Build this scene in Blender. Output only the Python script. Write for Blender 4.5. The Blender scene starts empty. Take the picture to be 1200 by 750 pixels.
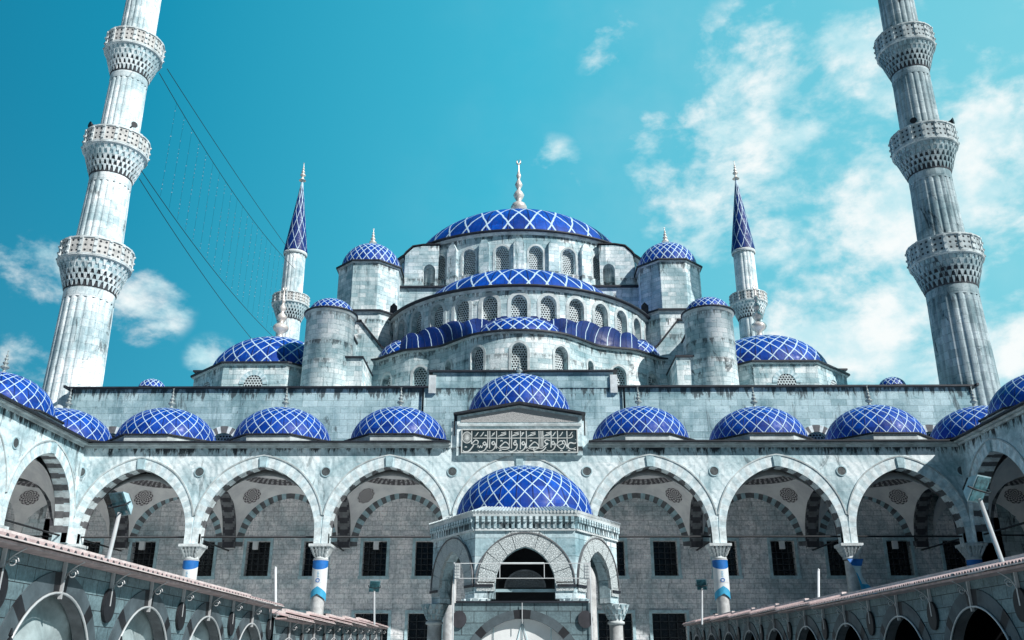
import bpy, math, random
from mathutils import Vector
random.seed(7)
C = bpy.context.scene.collection
PI = math.pi
EYE = 1.6                       # eye height; heights below are measured from the eye unless noted
R_ = math.radians

# ------------------------------------------------------------------ materials
def new_mat(name):
    m = bpy.data.materials.new(name); m.use_nodes = True
    nt = m.node_tree; nt.nodes.clear()
    out = nt.nodes.new('ShaderNodeOutputMaterial'); b = nt.nodes.new('ShaderNodeBsdfPrincipled')
    nt.links.new(b.outputs[0], out.inputs[0])
    return m, nt, b
def N(nt, t, **k):
    n = nt.nodes.new(t)
    for a, v in k.items(): setattr(n, a, v)
    return n
def setin(nt, node, key, v):
    if isinstance(v, bpy.types.NodeSocket): nt.links.new(v, node.inputs[key])
    else: node.inputs[key].default_value = v
def math_(nt, op, a, b=None, c=None, clamp=False):
    n = N(nt, 'ShaderNodeMath', operation=op); n.use_clamp = clamp
    setin(nt, n, 0, a)
    if b is not None: setin(nt, n, 1, b)
    if c is not None: setin(nt, n, 2, c)
    return n.outputs[0]
def mix(nt, fac, a, b, mode='MIX'):
    n = N(nt, 'ShaderNodeMix', data_type='RGBA', blend_type=mode)
    setin(nt, n, 0, fac); setin(nt, n, 6, a if not isinstance(a, tuple) else (*a[:3], 1)); setin(nt, n, 7, b if not isinstance(b, tuple) else (*b[:3], 1))
    return n.outputs[2]
def ramp(nt, fac, p0, p1, c0=0.0, c1=1.0):
    n = N(nt, 'ShaderNodeMapRange'); n.interpolation_type = 'SMOOTHSTEP'
    setin(nt, n, 0, fac); n.inputs[1].default_value = p0; n.inputs[2].default_value = p1
    n.inputs[3].default_value = c0; n.inputs[4].default_value = c1
    return n.outputs[0]
def noise(nt, vec, scale, detail=6, rough=.6, dist=0.0):
    n = N(nt, 'ShaderNodeTexNoise'); nt.links.new(vec, n.inputs['Vector'])
    n.inputs['Scale'].default_value = scale; n.inputs['Detail'].default_value = detail
    n.inputs['Roughness'].default_value = rough; n.inputs['Distortion'].default_value = dist
    return n.outputs['Fac']
def scaled(nt, vec, s):
    n = N(nt, 'ShaderNodeMapping'); nt.links.new(vec, n.inputs[0]); n.inputs['Scale'].default_value = s
    return n.outputs[0]

def stone(name, c1, c2, bw=.9, bh=.4, mortar=.012, mort_c=.45, stain=.6, drip=None, bump=.35, rough=.85, pits=.3, vein=0):
    m, nt, b = new_mat(name)
    uv = N(nt, 'ShaderNodeUVMap', uv_map='UVMap').outputs[0]
    pos = N(nt, 'ShaderNodeNewGeometry').outputs['Position']
    br = N(nt, 'ShaderNodeTexBrick'); br.offset = .5; br.squash = .8; br.squash_frequency = 3
    nt.links.new(uv, br.inputs['Vector'])
    br.inputs['Color1'].default_value = (*c1, 1); br.inputs['Color2'].default_value = (*c2, 1)
    br.inputs['Mortar'].default_value = (*[x*mort_c for x in c2], 1)
    br.inputs['Scale'].default_value = 1; br.inputs['Mortar Size'].default_value = mortar
    br.inputs['Mortar Smooth'].default_value = .3; br.inputs['Brick Width'].default_value = bw; br.inputs['Row Height'].default_value = bh
    big = noise(nt, pos, .35, 8, .65, .6)
    streak = noise(nt, scaled(nt, pos, (1.6, 1.6, .14)), 1.0, 7, .65, .3)
    fine = noise(nt, pos, 9, 5, .7)
    mid = noise(nt, scaled(nt, pos, (1, 1, 2.2)), 2.3, 6, .7)
    col = br.outputs['Color']
    col = mix(nt, 1.0, col, mix(nt, ramp(nt, big, .38, .68), (1.2, 1.2, 1.2), (.50, .64, .68)), 'MULTIPLY')
    col = mix(nt, stain, col, mix(nt, ramp(nt, streak, .50, .74), (1, 1, 1), (.24, .36, .40)), 'MULTIPLY')
    col = mix(nt, stain, col, mix(nt, ramp(nt, mid, .57, .68), (1, 1, 1), (.40, .54, .58)), 'MULTIPLY')
    col = mix(nt, pits, col, mix(nt, ramp(nt, fine, .35, .62), (.66, .68, .70), (1.22, 1.22, 1.22)), 'MULTIPLY')
    soot = noise(nt, scaled(nt, pos, (1.0, 1.0, .35)), .9, 10, .72, 1.2)
    col = mix(nt, math_(nt, 'MULTIPLY', ramp(nt, soot, .565, .66), min(1, stain*1.05)), col, (.03, .045, .055))
    if vein:
        wv = N(nt, 'ShaderNodeTexWave'); wv.inputs['Scale'].default_value = .9; wv.inputs['Distortion'].default_value = 7; wv.inputs['Detail'].default_value = 5; wv.inputs['Detail Scale'].default_value = 1.4
        mp = N(nt, 'ShaderNodeMapping'); nt.links.new(pos, mp.inputs[0]); mp.inputs['Rotation'].default_value = (0, .6, 0); nt.links.new(mp.outputs[0], wv.inputs['Vector'])
        col = mix(nt, math_(nt, 'MULTIPLY', ramp(nt, wv.outputs['Fac'], .35, .95), vein), col, mix(nt, 1.0, col, (.62, .68, .70), 'MULTIPLY'))
    if drip:
        for (zt, depth, amt) in drip:      # dark algae stains that run down from a ledge
            sep = N(nt, 'ShaderNodeSeparateXYZ'); nt.links.new(pos, sep.inputs[0])
            nn = noise(nt, scaled(nt, pos, (1, 1, .22)), 3.2, 5, .7)
            zz = math_(nt, 'SUBTRACT', zt, sep.outputs[2])
            reach = math_(nt, 'MULTIPLY', ramp(nt, nn, .38, .68), depth)
            f = math_(nt, 'SUBTRACT', reach, zz)
            f = ramp(nt, f, -.03, .32)
            f = math_(nt, 'MULTIPLY', f, ramp(nt, zz, -.03, .02))
            col = mix(nt, math_(nt, 'MULTIPLY', f, amt), col, (.012, .016, .022))
    nt.links.new(col, b.inputs['Base Color'])
    b.inputs['Roughness'].default_value = rough
    h = math_(nt, 'MULTIPLY_ADD', br.outputs['Fac'], -.8, math_(nt, 'MULTIPLY', fine, .7))
    bp = N(nt, 'ShaderNodeBump'); bp.inputs['Strength'].default_value = bump; bp.inputs['Distance'].default_value = .05
    nt.links.new(h, bp.inputs['Height']); nt.links.new(bp.outputs[0], b.inputs['Normal'])
    return m

def flat(name, c, rough=.6, metal=0.0, var=.25, scale=3.0, bump=.15, emit=None):
    m, nt, b = new_mat(name)
    pos = N(nt, 'ShaderNodeNewGeometry').outputs['Position']
    n1 = noise(nt, pos, scale, 6, .65)
    col = mix(nt, ramp(nt, n1, .3, .7), tuple(x*(1-var) for x in c), tuple(x*(1+var) for x in c))
    nt.links.new(col, b.inputs['Base Color']); b.inputs['Roughness'].default_value = rough; b.inputs['Metallic'].default_value = metal
    bp = N(nt, 'ShaderNodeBump'); bp.inputs['Strength'].default_value = bump; bp.inputs['Distance'].default_value = .02
    nt.links.new(noise(nt, pos, scale*4, 4), bp.inputs['Height']); nt.links.new(bp.outputs[0], b.inputs['Normal'])
    return m

def lead_dome(name, only_ribs=False, dark=0.0):
    """blue lead sheets with white diagonal battens; UVMap = (lattice lines, height), Rad = (local radius / lines, half line width)"""
    m, nt, b = new_mat(name)
    uv = N(nt, 'ShaderNodeSeparateXYZ'); nt.links.new(N(nt, 'ShaderNodeUVMap', uv_map='UVMap').outputs[0], uv.inputs[0])
    rd = N(nt, 'ShaderNodeSeparateXYZ'); nt.links.new(N(nt, 'ShaderNodeUVMap', uv_map='Rad').outputs[0], rd.inputs[0])
    pos = N(nt, 'ShaderNodeNewGeometry').outputs['Position']
    wob = math_(nt, 'MULTIPLY', math_(nt, 'SUBTRACT', noise(nt, pos, .8, 3), .5), .22)
    u, v = uv.outputs[0], uv.outputs[1]
    def line(expr, width):
        f = math_(nt, 'ABSOLUTE', math_(nt, 'SUBTRACT', math_(nt, 'FRACT', expr), .5))
        d = math_(nt, 'MULTIPLY', f, rd.outputs[0])
        return d, ramp(nt, math_(nt, 'DIVIDE', d, width), .55, 1.25, 1, 0)
    _, a1 = line(math_(nt, 'ADD', math_(nt, 'ADD', u, v), wob), rd.outputs[1])
    _, a2 = line(math_(nt, 'ADD', math_(nt, 'SUBTRACT', u, v), wob), rd.outputs[1])
    white = math_(nt, 'MAXIMUM', a1, a2)
    if only_ribs: white = a1
    wear = ramp(nt, noise(nt, pos, 3.1, 5, .7), .30, .46)
    white = math_(nt, 'MULTIPLY', white, math_(nt, 'MULTIPLY_ADD', wear, .5, .42))
    _, seam = line(math_(nt, 'ADD', u, .5), math_(nt, 'MULTIPLY', rd.outputs[1], .8))
    _, seam2 = line(math_(nt, 'MULTIPLY', u, 2.0), math_(nt, 'MULTIPLY', rd.outputs[1], .9))
    # sheets of slightly different blue
    cell = N(nt, 'ShaderNodeTexWhiteNoise', noise_dimensions='2D')
    cb = N(nt, 'ShaderNodeCombineXYZ')
    nt.links.new(math_(nt, 'FLOOR', math_(nt, 'ADD', u, 1.0)), cb.inputs[0]); nt.links.new(math_(nt, 'FLOOR', math_(nt, 'MULTIPLY', v, 2.2)), cb.inputs[1])
    nt.links.new(cb.outputs[0], cell.inputs['Vector'])
    base = mix(nt, cell.outputs['Value'], (.0, .026, .22), (.0, .088, .56))
    base = mix(nt, ramp(nt, noise(nt, pos, 1.6, 7, .7), .35, .7), base, (.0, .042, .32))
    base = mix(nt, math_(nt, 'MULTIPLY', ramp(nt, noise(nt, scaled(nt, pos, (2, 2, .5)), 2.5, 6, .7), .58, .75), .55), base, (.03, .26, .72))
    base = mix(nt, math_(nt, 'MULTIPLY', math_(nt, 'MAXIMUM', seam, math_(nt, 'MULTIPLY', seam2, .6)), .75), base, (.001, .004, .04))
    if only_ribs: base = mix(nt, .78, base, (.0, .008, .07))
    else: base = mix(nt, math_(nt, 'MULTIPLY', ramp(nt, noise(nt, scaled(nt, pos, (3, 3, .6)), 1.4, 7, .7), .52, .72), .6), base, (.0, .012, .10))
    if dark: base = mix(nt, dark, base, (.0, .008, .06))
    col = mix(nt, white, base, (.62, .80, .92))
    nt.links.new(col, b.inputs['Base Color']); nt.links.new(ramp(nt, noise(nt, pos, 2.7, 6, .7), .3, .7, .36, .75), b.inputs['Roughness'])
    b.inputs['Specular IOR Level'].default_value = .35
    bp = N(nt, 'ShaderNodeBump'); bp.inputs['Strength'].default_value = .5; bp.inputs['Distance'].default_value = .05
    hh = math_(nt, 'ADD', math_(nt, 'MAXIMUM', white, seam), math_(nt, 'MULTIPLY', noise(nt, pos, 2.2, 4), .8))
    nt.links.new(hh, bp.inputs['Height']); nt.links.new(bp.outputs[0], b.inputs['Normal'])
    return m

def pierced(name, solid, hole, cell, r, stagger=True, rough=.8):
    """stone screen with round holes, one per cell"""
    m, nt, b = new_mat(name)
    uv = N(nt, 'ShaderNodeSeparateXYZ'); nt.links.new(N(nt, 'ShaderNodeUVMap', uv_map='UVMap').outputs[0], uv.inputs[0])
    vy = math_(nt, 'DIVIDE', uv.outputs[1], cell*(.87 if stagger else 1))
    row = math_(nt, 'FLOOR', vy)
    ux = math_(nt, 'DIVIDE', uv.outputs[0], cell)
    if stagger: ux = math_(nt, 'ADD', ux, math_(nt, 'MULTIPLY', math_(nt, 'MODULO', row, 2.0), .5))
    fx = math_(nt, 'SUBTRACT', math_(nt, 'FRACT', ux), .5); fy = math_(nt, 'SUBTRACT', math_(nt, 'FRACT', vy), .5)
    d = math_(nt, 'SQRT', math_(nt, 'ADD', math_(nt, 'MULTIPLY', fx, fx), math_(nt, 'MULTIPLY', fy, fy)))
    f = ramp(nt, d, r-.05, r+.05)
    pos = N(nt, 'ShaderNodeNewGeometry').outputs['Position']
    s2 = mix(nt, ramp(nt, noise(nt, pos, 2.5, 6), .4, .7), solid, tuple(x*.62 for x in solid))
    nt.links.new(mix(nt, f, hole, s2), b.inputs['Base Color']); b.inputs['Roughness'].default_value = rough
    bp = N(nt, 'ShaderNodeBump'); bp.inputs['Strength'].default_value = .8; bp.inputs['Distance'].default_value = .05
    nt.links.new(f, bp.inputs['Height']); nt.links.new(bp.outputs[0], b.inputs['Normal'])
    return m

def H(r): return r + EYE
M = {}
M['wall'] = stone('coursed_limestone', (.68, .76, .78), (.26, .38, .41), .85, .36, .012, .5, .75, bump=.4)
M['wallp'] = stone('parapet_limestone', (.50, .65, .68), (.30, .44, .47), .95, .40, .010, .6, .7, drip=[(H(15.95), .9, .8)])
M['wallin'] = stone('porch_wall_limestone', (.90, .85, .84), (.68, .66, .67), .55, .27, .010, .5, .35, pits=.7)
M['marble'] = stone('porch_marble', (.86, .91, .92), (.66, .79, .82), 1.9, .72, .005, .75, .6, vein=.5, drip=[(H(10.72), .62, .96)], bump=.2, pits=.25)
M['tower'] = stone('tower_limestone', (.90, .91, .90), (.46, .60, .63), .8, .34, .010, .6, .8, bump=.5, drip=[(H(33.2), .8, .75), (H(24.2), .7, .75), (H(20.1), .7, .75), (H(29.9), .8, .7), (H(22.1), .7, .6), (H(18.75), .6, .6)])
M['minaret'] = stone('minaret_limestone', (.90, .91, .91), (.64, .72, .74), .62, .55, .010, .6, .7, bump=.3)
M['minaret_shade'] = stone('shaded_minaret_limestone', (.48, .55, .57), (.30, .37, .39), .62, .55, .010, .6, .9, bump=.35)  # darker copy of the minaret stone, shade put into its colour
M['parapet_shade'] = pierced('shaded_pierced_parapet', (.42, .49, .51), (.02, .03, .04), 1.0, .21, False)  # parapet darkened to go with it, shade in the colour
M['fount'] = stone('fountain_marble', (.78, .85, .87), (.46, .60, .64), 1.1, .5, .008, .4, .85, drip=[(H(3.82), .40, .9), (H(2.12), .28, .8)], bump=.35, pits=.5)
M['vous_l'] = flat('voussoir_light', (.74, .83, .85), .8, var=.25)
M['vous_m'] = flat('voussoir_marble', (.40, .56, .61), .8, var=.25)
M['vous_a'] = flat('voussoir_arch', (.60, .73, .77), .8, var=.25)
M['print_g'] = flat('printed_grey_voussoir', (.075, .10, .115), .65, var=.3)
M['print_d'] = flat('printed_black_voussoir', (.012, .013, .017), .6, var=.3)
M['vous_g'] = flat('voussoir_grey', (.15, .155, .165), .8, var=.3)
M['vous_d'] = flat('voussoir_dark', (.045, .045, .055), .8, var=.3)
M['cornice'] = flat('cornice_stone', (.52, .58, .59), .8, var=.3, scale=1.5)
M['plain'] = flat('dressed_stone', (.64, .69, .70), .8, var=.25, scale=1.4)
M['lead'] = flat('dark_lead', (.018, .022, .032), .55, var=.4)
M['dome'] = lead_dome('blue_lead_lattice')
M['spire'] = lead_dome('dark_blue_spire_lead', dark=.6)
M['apron'] = lead_dome('blue_lead_rolls', True)
M['lattice'] = pierced('pierced_screen', (.62, .70, .72), (.006, .01, .018), .19, .34)
M['parapet'] = pierced('pierced_parapet', (.62, .61, .59), (.03, .04, .05), 1.0, .21, False)
M['plaster'] = None
M['finial'] = flat('pale_gilded_metal', (.78, .70, .64), .35, .35, var=.2)
M['finial_s'] = flat('weathered_finial', (.30, .34, .34), .5, .2, var=.4, scale=8)
M['iron'] = flat('dark_iron', (.02, .022, .026), .5, .4)
M['glass'] = flat('window_darkness', (.008, .010, .014), .15, var=.5)
M['grille'] = flat('window_grille', (.045, .05, .055), .5, .5)
M['column'] = flat('granite_column', (.20, .21, .22), .45, var=.3)
M['colw'] = flat('marble_column', (.55, .56, .56), .45, var=.25)
M['roundel'] = flat('green_porphyry', (.085, .10, .105), .5, var=.4, scale=5)
M['steel'] = flat('painted_steel', (.62, .63, .64), .4, .3, var=.1)
M['white'] = flat('white_plastic', (.75, .76, .77), .5, var=.08)
M['bblue'] = flat('banner_blue', (.01, .16, .52), .6, var=.15)
M['bcyan'] = flat('banner_cyan', (.05, .40, .66), .6, var=.15)
M['bwhite'] = flat('banner_white', (.74, .78, .80), .6, var=.06, scale=2)
M['lens'] = flat('lamp_glass', (.70, .74, .74), .15, var=.2)
M['glasst'] = flat('teal_floodlight_glass', (.06, .17, .20), .12, var=.6, scale=9)
M['dark_core'] = flat('dark_core_stone', (.05, .055, .065), .9, var=.5)

def plaster():
    m, nt, b = new_mat('painted_vault_plaster')
    uv = N(nt, 'ShaderNodeSeparateXYZ'); nt.links.new(N(nt, 'ShaderNodeUVMap', uv_map='UVMap').outputs[0], uv.inputs[0])
    x, y = uv.outputs[0], uv.outputs[1]
    r = math_(nt, 'SQRT', math_(nt, 'ADD', math_(nt, 'MULTIPLY', x, x), math_(nt, 'MULTIPLY', y, y)))
    ang = math_(nt, 'ARCTAN2', y, x)
    pos = N(nt, 'ShaderNodeNewGeometry').outputs['Position']
    inband = math_(nt, 'MULTIPLY', ramp(nt, r, 1.72, 1.76), ramp(nt, r, 2.16, 2.20, 1, 0))
    motif = ramp(nt, math_(nt, 'SINE', math_(nt, 'MULTIPLY', ang, 44)), -.2, .3)
    motif = math_(nt, 'MULTIPLY', motif, ramp(nt, noise(nt, pos, 9, 2), .4, .55))
    pat = math_(nt, 'MULTIPLY', inband, math_(nt, 'MULTIPLY_ADD', motif, -.5, .95))
    rays = math_(nt, 'MULTIPLY', ramp(nt, r, 1.3, 1.2), ramp(nt, math_(nt, 'SINE', math_(nt, 'MULTIPLY', ang, 20)), .1, .5))
    base = mix(nt, ramp(nt, noise(nt, pos, .9, 7, .65), .35, .7), (.88, .86, .85), (.68, .67, .68))
    col = mix(nt, pat, base, (.07, .06, .07)); col = mix(nt, math_(nt, 'MULTIPLY', rays, .6), col, (.12, .11, .13))
    nt.links.new(col, b.inputs['Base Color']); b.inputs['Roughness'].default_value = .9
    return m
M['plaster'] = plaster()
def rosette():
    m, nt, b = new_mat('painted_rosette')
    uv = N(nt, 'ShaderNodeSeparateXYZ'); nt.links.new(N(nt, 'ShaderNodeUVMap', uv_map='UVMap').outputs[0], uv.inputs[0])
    x, y = uv.outputs[0], uv.outputs[1]
    r = math_(nt, 'SQRT', math_(nt, 'ADD', math_(nt, 'MULTIPLY', x, x), math_(nt, 'MULTIPLY', y, y)))
    ang = math_(nt, 'ARCTAN2', y, x)
    a = math_(nt, 'SINE', math_(nt, 'MULTIPLY', ang, 10)); c = math_(nt, 'SINE', math_(nt, 'MULTIPLY', r, 18))
    f = ramp(nt, math_(nt, 'MULTIPLY', a, c), -.2, .15)
    col = mix(nt, f, (.10, .08, .09), (.60, .57, .57))
    nt.links.new(col, b.inputs['Base Color']); b.inputs['Roughness'].default_value = .9
    return m
M['rosette'] = rosette()
def carved(name, c):
    m, nt, b = new_mat(name)
    pos = N(nt, 'ShaderNodeNewGeometry').outputs['Position']
    vo = N(nt, 'ShaderNodeTexVoronoi', feature='DISTANCE_TO_EDGE'); vo.inputs['Scale'].default_value = 16
    nt.links.new(pos, vo.inputs['Vector'])
    f = ramp(nt, vo.outputs['Distance'], .03, .14)
    nt.links.new(mix(nt, f, tuple(x*.84 for x in c), c), b.inputs['Base Color']); b.inputs['Roughness'].default_value = .85
    bp = N(nt, 'ShaderNodeBump'); bp.inputs['Strength'].default_value = .8; bp.inputs['Distance'].default_value = .03
    nt.links.new(f, bp.inputs['Height']); nt.links.new(bp.outputs[0], b.inputs['Normal'])
    return m
M['carved'] = carved('carved_marble', (.62, .68, .69))
M['carveds2'] = carved('dark_lattice', (.16, .17, .18))
M['carveds'] = carved('carved_tympanum', (.50, .51, .51))
M['panel'] = flat('inscription_ground', (.012, .035, .045), .5, var=.4)
M['gold'] = flat('inscription_letters', (.60, .63, .62), .5, var=.15)
def brickprint():
    m, nt, b = new_mat('printed_block_panel')
    uv = N(nt, 'ShaderNodeUVMap', uv_map='UVMap').outputs[0]
    pos = N(nt, 'ShaderNodeNewGeometry').outputs['Position']
    br = N(nt, 'ShaderNodeTexBrick'); nt.links.new(uv, br.inputs['Vector'])
    br.inputs['Color1'].default_value = (.18, .26, .28, 1); br.inputs['Color2'].default_value = (.11, .17, .19, 1)
    br.inputs['Mortar'].default_value = (.012, .016, .02, 1); br.inputs['Scale'].default_value = 1
    br.inputs['Mortar Size'].default_value = .006; br.inputs['Brick Width'].default_value = .46; br.inputs['Row Height'].default_value = .215
    n1 = noise(nt, pos, 1.3, 7, .7); n2 = noise(nt, pos, 22, 4, .7)
    col = mix(nt, 1.0, br.outputs['Color'], mix(nt, ramp(nt, n1, .3, .7), (1.35, 1.35, 1.35), (.6, .62, .65)), 'MULTIPLY')
    col = mix(nt, 1.0, col, mix(nt, ramp(nt, n2, .3, .7), (.75, .75, .75), (1.2, 1.2, 1.2)), 'MULTIPLY')
    nt.links.new(col, b.inputs['Base Color']); b.inputs['Roughness'].default_value = .65
    return m
M['print'] = brickprint()
M['canvas'] = flat('canvas_sheet', (.34, .41, .42), .8, var=.4, scale=1.3, bump=.6)
M['canvasw'] = flat('white_tarpaulin', (.78, .80, .80), .7, var=.1, scale=1.3)
M['tile'] = flat('pink_clay_tile', (.50, .37, .36), .8, var=.25, scale=6)
M['tilel'] = flat('pale_ridge_tile', (.72, .62, .60), .7, var=.2, scale=4)
M['dark'] = flat('dark_interior', (.006, .008, .011), .9)
M['bulb'] = flat('small_glass_bulb', (.80, .84, .86), .2, var=.1)
M['paving'] = stone('courtyard_marble_paving', (.46, .44, .43), (.36, .35, .34), 1.2, .8, .012, .5, .5, bump=.15, rough=.6)

# ------------------------------------------------------------------ mesh builder
class MB:
    def __init__(s): s.v = []; s.f = []; s.uv = []; s.mi = []; s.rad = []; s.mats = []; s.sm = []
    def mat(s, m):
        if m not in s.mats: s.mats.append(m)
        return s.mats.index(m)
    def face(s, pts, m, uv=None, rad=None, smooth=False):
        i0 = len(s.v); s.v += [tuple(p) for p in pts]; s.f.append(list(range(i0, i0+len(pts))))
        if uv is None:
            a, b, c = Vector(pts[0]), Vector(pts[1]), Vector(pts[2])
            n = (b-a).cross(c-a)
            if n.length < 1e-9 and len(pts) > 3: n = (c-a).cross(Vector(pts[3])-a)
            if n.length > 0: n.normalize()
            if abs(n.z) > .8: uv = [(p[0], p[1]) for p in pts]
            else:
                t = Vector((-n.y, n.x, 0)); t.normalize()
                if abs(t.x) > abs(t.y) and t.x < 0 or abs(t.y) >= abs(t.x) and t.y < 0: t = -t
                uv = [(p[0]*t.x+p[1]*t.y, p[2]) for p in pts]
        s.uv.append(uv); s.rad.append(rad or [(1, .05)]*len(pts)); s.mi.append(s.mat(m)); s.sm.append(smooth)
    def box(s, x0, x1, y0, y1, z0, z1, m):
        P = lambda i: ((x0, x1)[i & 1], (y0, y1)[i >> 1 & 1], (z0, z1)[i >> 2])
        for q in ((0, 1, 5, 4), (2, 6, 7, 3), (0, 4, 6, 2), (1, 3, 7, 5), (4, 5, 7, 6), (0, 2, 3, 1)): s.face([P(i) for i in q], m)
    def hexa(s, p, m):          # 8 points: bottom 4, top 4
        for q in ((0, 1, 2, 3), (4, 5, 6, 7), (0, 1, 5, 4), (1, 2, 6, 5), (2, 3, 7, 6), (3, 0, 4, 7)): s.face([p[i] for i in q], m)
    def prism(s, poly, d0, d1, fn, m):     # poly in (s,z), extruded along depth
        n = len(poly)
        s.face([fn(a, d0, b) for a, b in poly], m); s.face([fn(a, d1, b) for a, b in poly], m)
        for i in range(n):
            a, b = poly[i], poly[(i+1) % n]
            s.face([fn(a[0], d0, a[1]), fn(b[0], d0, b[1]), fn(b[0], d1, b[1]), fn(a[0], d1, a[1])], m)
    def lathe(s, prof, cx, cy, m, n=24, a0=0.0, a1=2*PI, rmod=None, smooth=True, uvr=None, cap=False):
        R = uvr or max(r for r, z in prof)
        acc = 0
        for j in range(len(prof)-1):
            (r0, z0), (r1, z1) = prof[j], prof[j+1]
            L = math.hypot(r1-r0, z1-z0)
            for i in range(n):
                t0 = a0+(a1-a0)*i/n; t1 = a0+(a1-a0)*(i+1)/n
                k0 = rmod(t0) if rmod else 1; k1 = rmod(t1) if rmod else 1
                pts = [(cx+r0*k0*math.cos(t0), cy+r0*k0*math.sin(t0), z0), (cx+r0*k1*math.cos(t1), cy+r0*k1*math.sin(t1), z0),
                       (cx+r1*k1*math.cos(t1), cy+r1*k1*math.sin(t1), z1), (cx+r1*k0*math.cos(t0), cy+r1*k0*math.sin(t0), z1)]
                va, vb = (z0, z1) if abs(z1-z0) > .3*L else (acc, acc+L)
                uv = [(t0*R, va), (t1*R, va), (t1*R, vb), (t0*R, vb)]
                if r1 < 1e-5: pts = pts[:3]; uv = uv[:3]
                elif r0 < 1e-5: pts = [pts[0]]+pts[2:]; uv = [uv[0]]+uv[2:]
                s.face(pts, m, uv, smooth=smooth)
            acc += L
        if cap:
            r, z = prof[-1]
            s.face([(cx+r*math.cos(a0+(a1-a0)*i/n), cy+r*math.sin(a0+(a1-a0)*i/n), z) for i in range(n)], m)
    def dome(s, cx, cy, z0, r, h, lines=26, w=.07, n=48, rows=14, a0=0.0, a1=2*PI, ry=None, m=None, tip=.03, ogee=.04, steep=1.5):
        m = m or M['dome']; ry = ry or r
        def pr(t):
            k = math.cos(t)
            return k, math.sin(t)*h + ogee*h*max(0, (t-1.25)/.32)**2
        mer = lambda t: math.log(math.tan(PI/4+min(t, 1.50)/2))
        for j in range(rows):
            t0 = (PI/2)*j/rows*(1-tip/2); t1 = (PI/2)*(j+1)/rows*(1-tip/2)
            for i in range(n):
                b0 = a0+(a1-a0)*i/n; b1 = a0+(a1-a0)*(i+1)/n
                pts, uv, rad = [], [], []
                for (b, t) in ((b0, t0), (b1, t0), (b1, t1), (b0, t1)):
                    k, z = pr(t)
                    pts.append((cx+r*k*math.cos(b), cy+ry*k*math.sin(b), z0+z))
                    uv.append((b/(2*PI)*lines, mer(t)*lines/(2*PI)/steep)); rad.append((2*PI*r*k/lines*.75, w/2))
                s.face(pts, m, uv, rad, True)
    def tube(s, pts, r, m, n=8, closed=False):
        pts = [Vector(p) for p in pts]; rings = []
        for i, p in enumerate(pts):
            d = (pts[min(i+1, len(pts)-1)]-pts[max(i-1, 0)])
            d.normalize(); up = Vector((0, 0, 1)) if abs(d.z) < .9 else Vector((1, 0, 0))
            a = d.cross(up).normalized(); b = d.cross(a)
            rr = r[i] if isinstance(r, (list, tuple)) else r
            rings.append([p+rr*(math.cos(2*PI*k/n)*a+math.sin(2*PI*k/n)*b) for k in range(n)])
        for i in range(len(rings)-1):
            for k in range(n): s.face([rings[i][k], rings[i][(k+1) % n], rings[i+1][(k+1) % n], rings[i+1][k]], m, smooth=True)
        s.face(rings[0], m); s.face(rings[-1], m)
    # a wall strip with an arched (or square headed) opening; fn(s, depth, z) -> point
    def strip(s, fn, s0, s1, z0, z1, m, hole=None, depth=.4, step=1.0, rev=None, back=False, na=16, soffit=None):
        rev = rev or m
        def q(a, b, za0, zb0, za1, zb1, d=0):
            s.face([fn(a, d, za0), fn(b, d, zb0), fn(b, d, zb1), fn(a, d, za1)], m, [(a, za0), (b, zb0), (b, zb1), (a, za1)])
        def run(a, b):
            k = max(1, math.ceil((b-a)/step-1e-6))
            for i in range(k):
                x, y = a+(b-a)*i/k, a+(b-a)*(i+1)/k
                q(x, y, z0, z0, z1, z1)
                if back: q(x, y, z0, z0, z1, z1, depth)
        if not hole: run(s0, s1); return
        c, a, sill, spring, rise = hole
        if c-a > s0+1e-4: run(s0, c-a)
        if c+a < s1-1e-4: run(c+a, s1)
        k = na if rise > 0 else max(2, math.ceil(2*a/step))
        S = [c-a*math.cos(PI*i/k) for i in range(k+1)] if rise > 0 else [c-a+2*a*i/k for i in range(k+1)]
        Z = [arch_z(x-c, a, spring, rise) for x in S]
        for i in range(k):
            for d in ((0, depth) if back else (0,)):
                if sill > z0: q(S[i], S[i+1], z0, z0, sill, sill, d)
                q(S[i], S[i+1], Z[i], Z[i+1], z1, z1, d)
            mm = soffit[i % len(soffit)] if soffit else rev
            s.face([fn(S[i], 0, Z[i]), fn(S[i+1], 0, Z[i+1]), fn(S[i+1], depth, Z[i+1]), fn(S[i], depth, Z[i])], mm)
            if sill > z0: s.face([fn(S[i], 0, sill), fn(S[i+1], 0, sill), fn(S[i+1], depth, sill), fn(S[i], depth, sill)], rev)
        lo = max(sill, z0)
        for x in (c-a, c+a): s.face([fn(x, 0, lo), fn(x, depth, lo), fn(x, depth, spring), fn(x, 0, spring)], rev)
    def pane(s, fn, hole, d, m, na=12, uvo=(0, 0)):
        c, a, sill, spring, rise = hole
        S = [c-a*math.cos(PI*i/na) for i in range(na+1)]
        Z = [arch_z(x-c, a, spring, rise) for x in S]
        for i in range(na):
            s.face([fn(S[i], d, sill), fn(S[i+1], d, sill), fn(S[i+1], d, Z[i+1]), fn(S[i], d, Z[i])], m,
                   [(S[i]-c, sill), (S[i+1]-c, sill), (S[i+1]-c, Z[i+1]), (S[i]-c, Z[i])])
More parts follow.
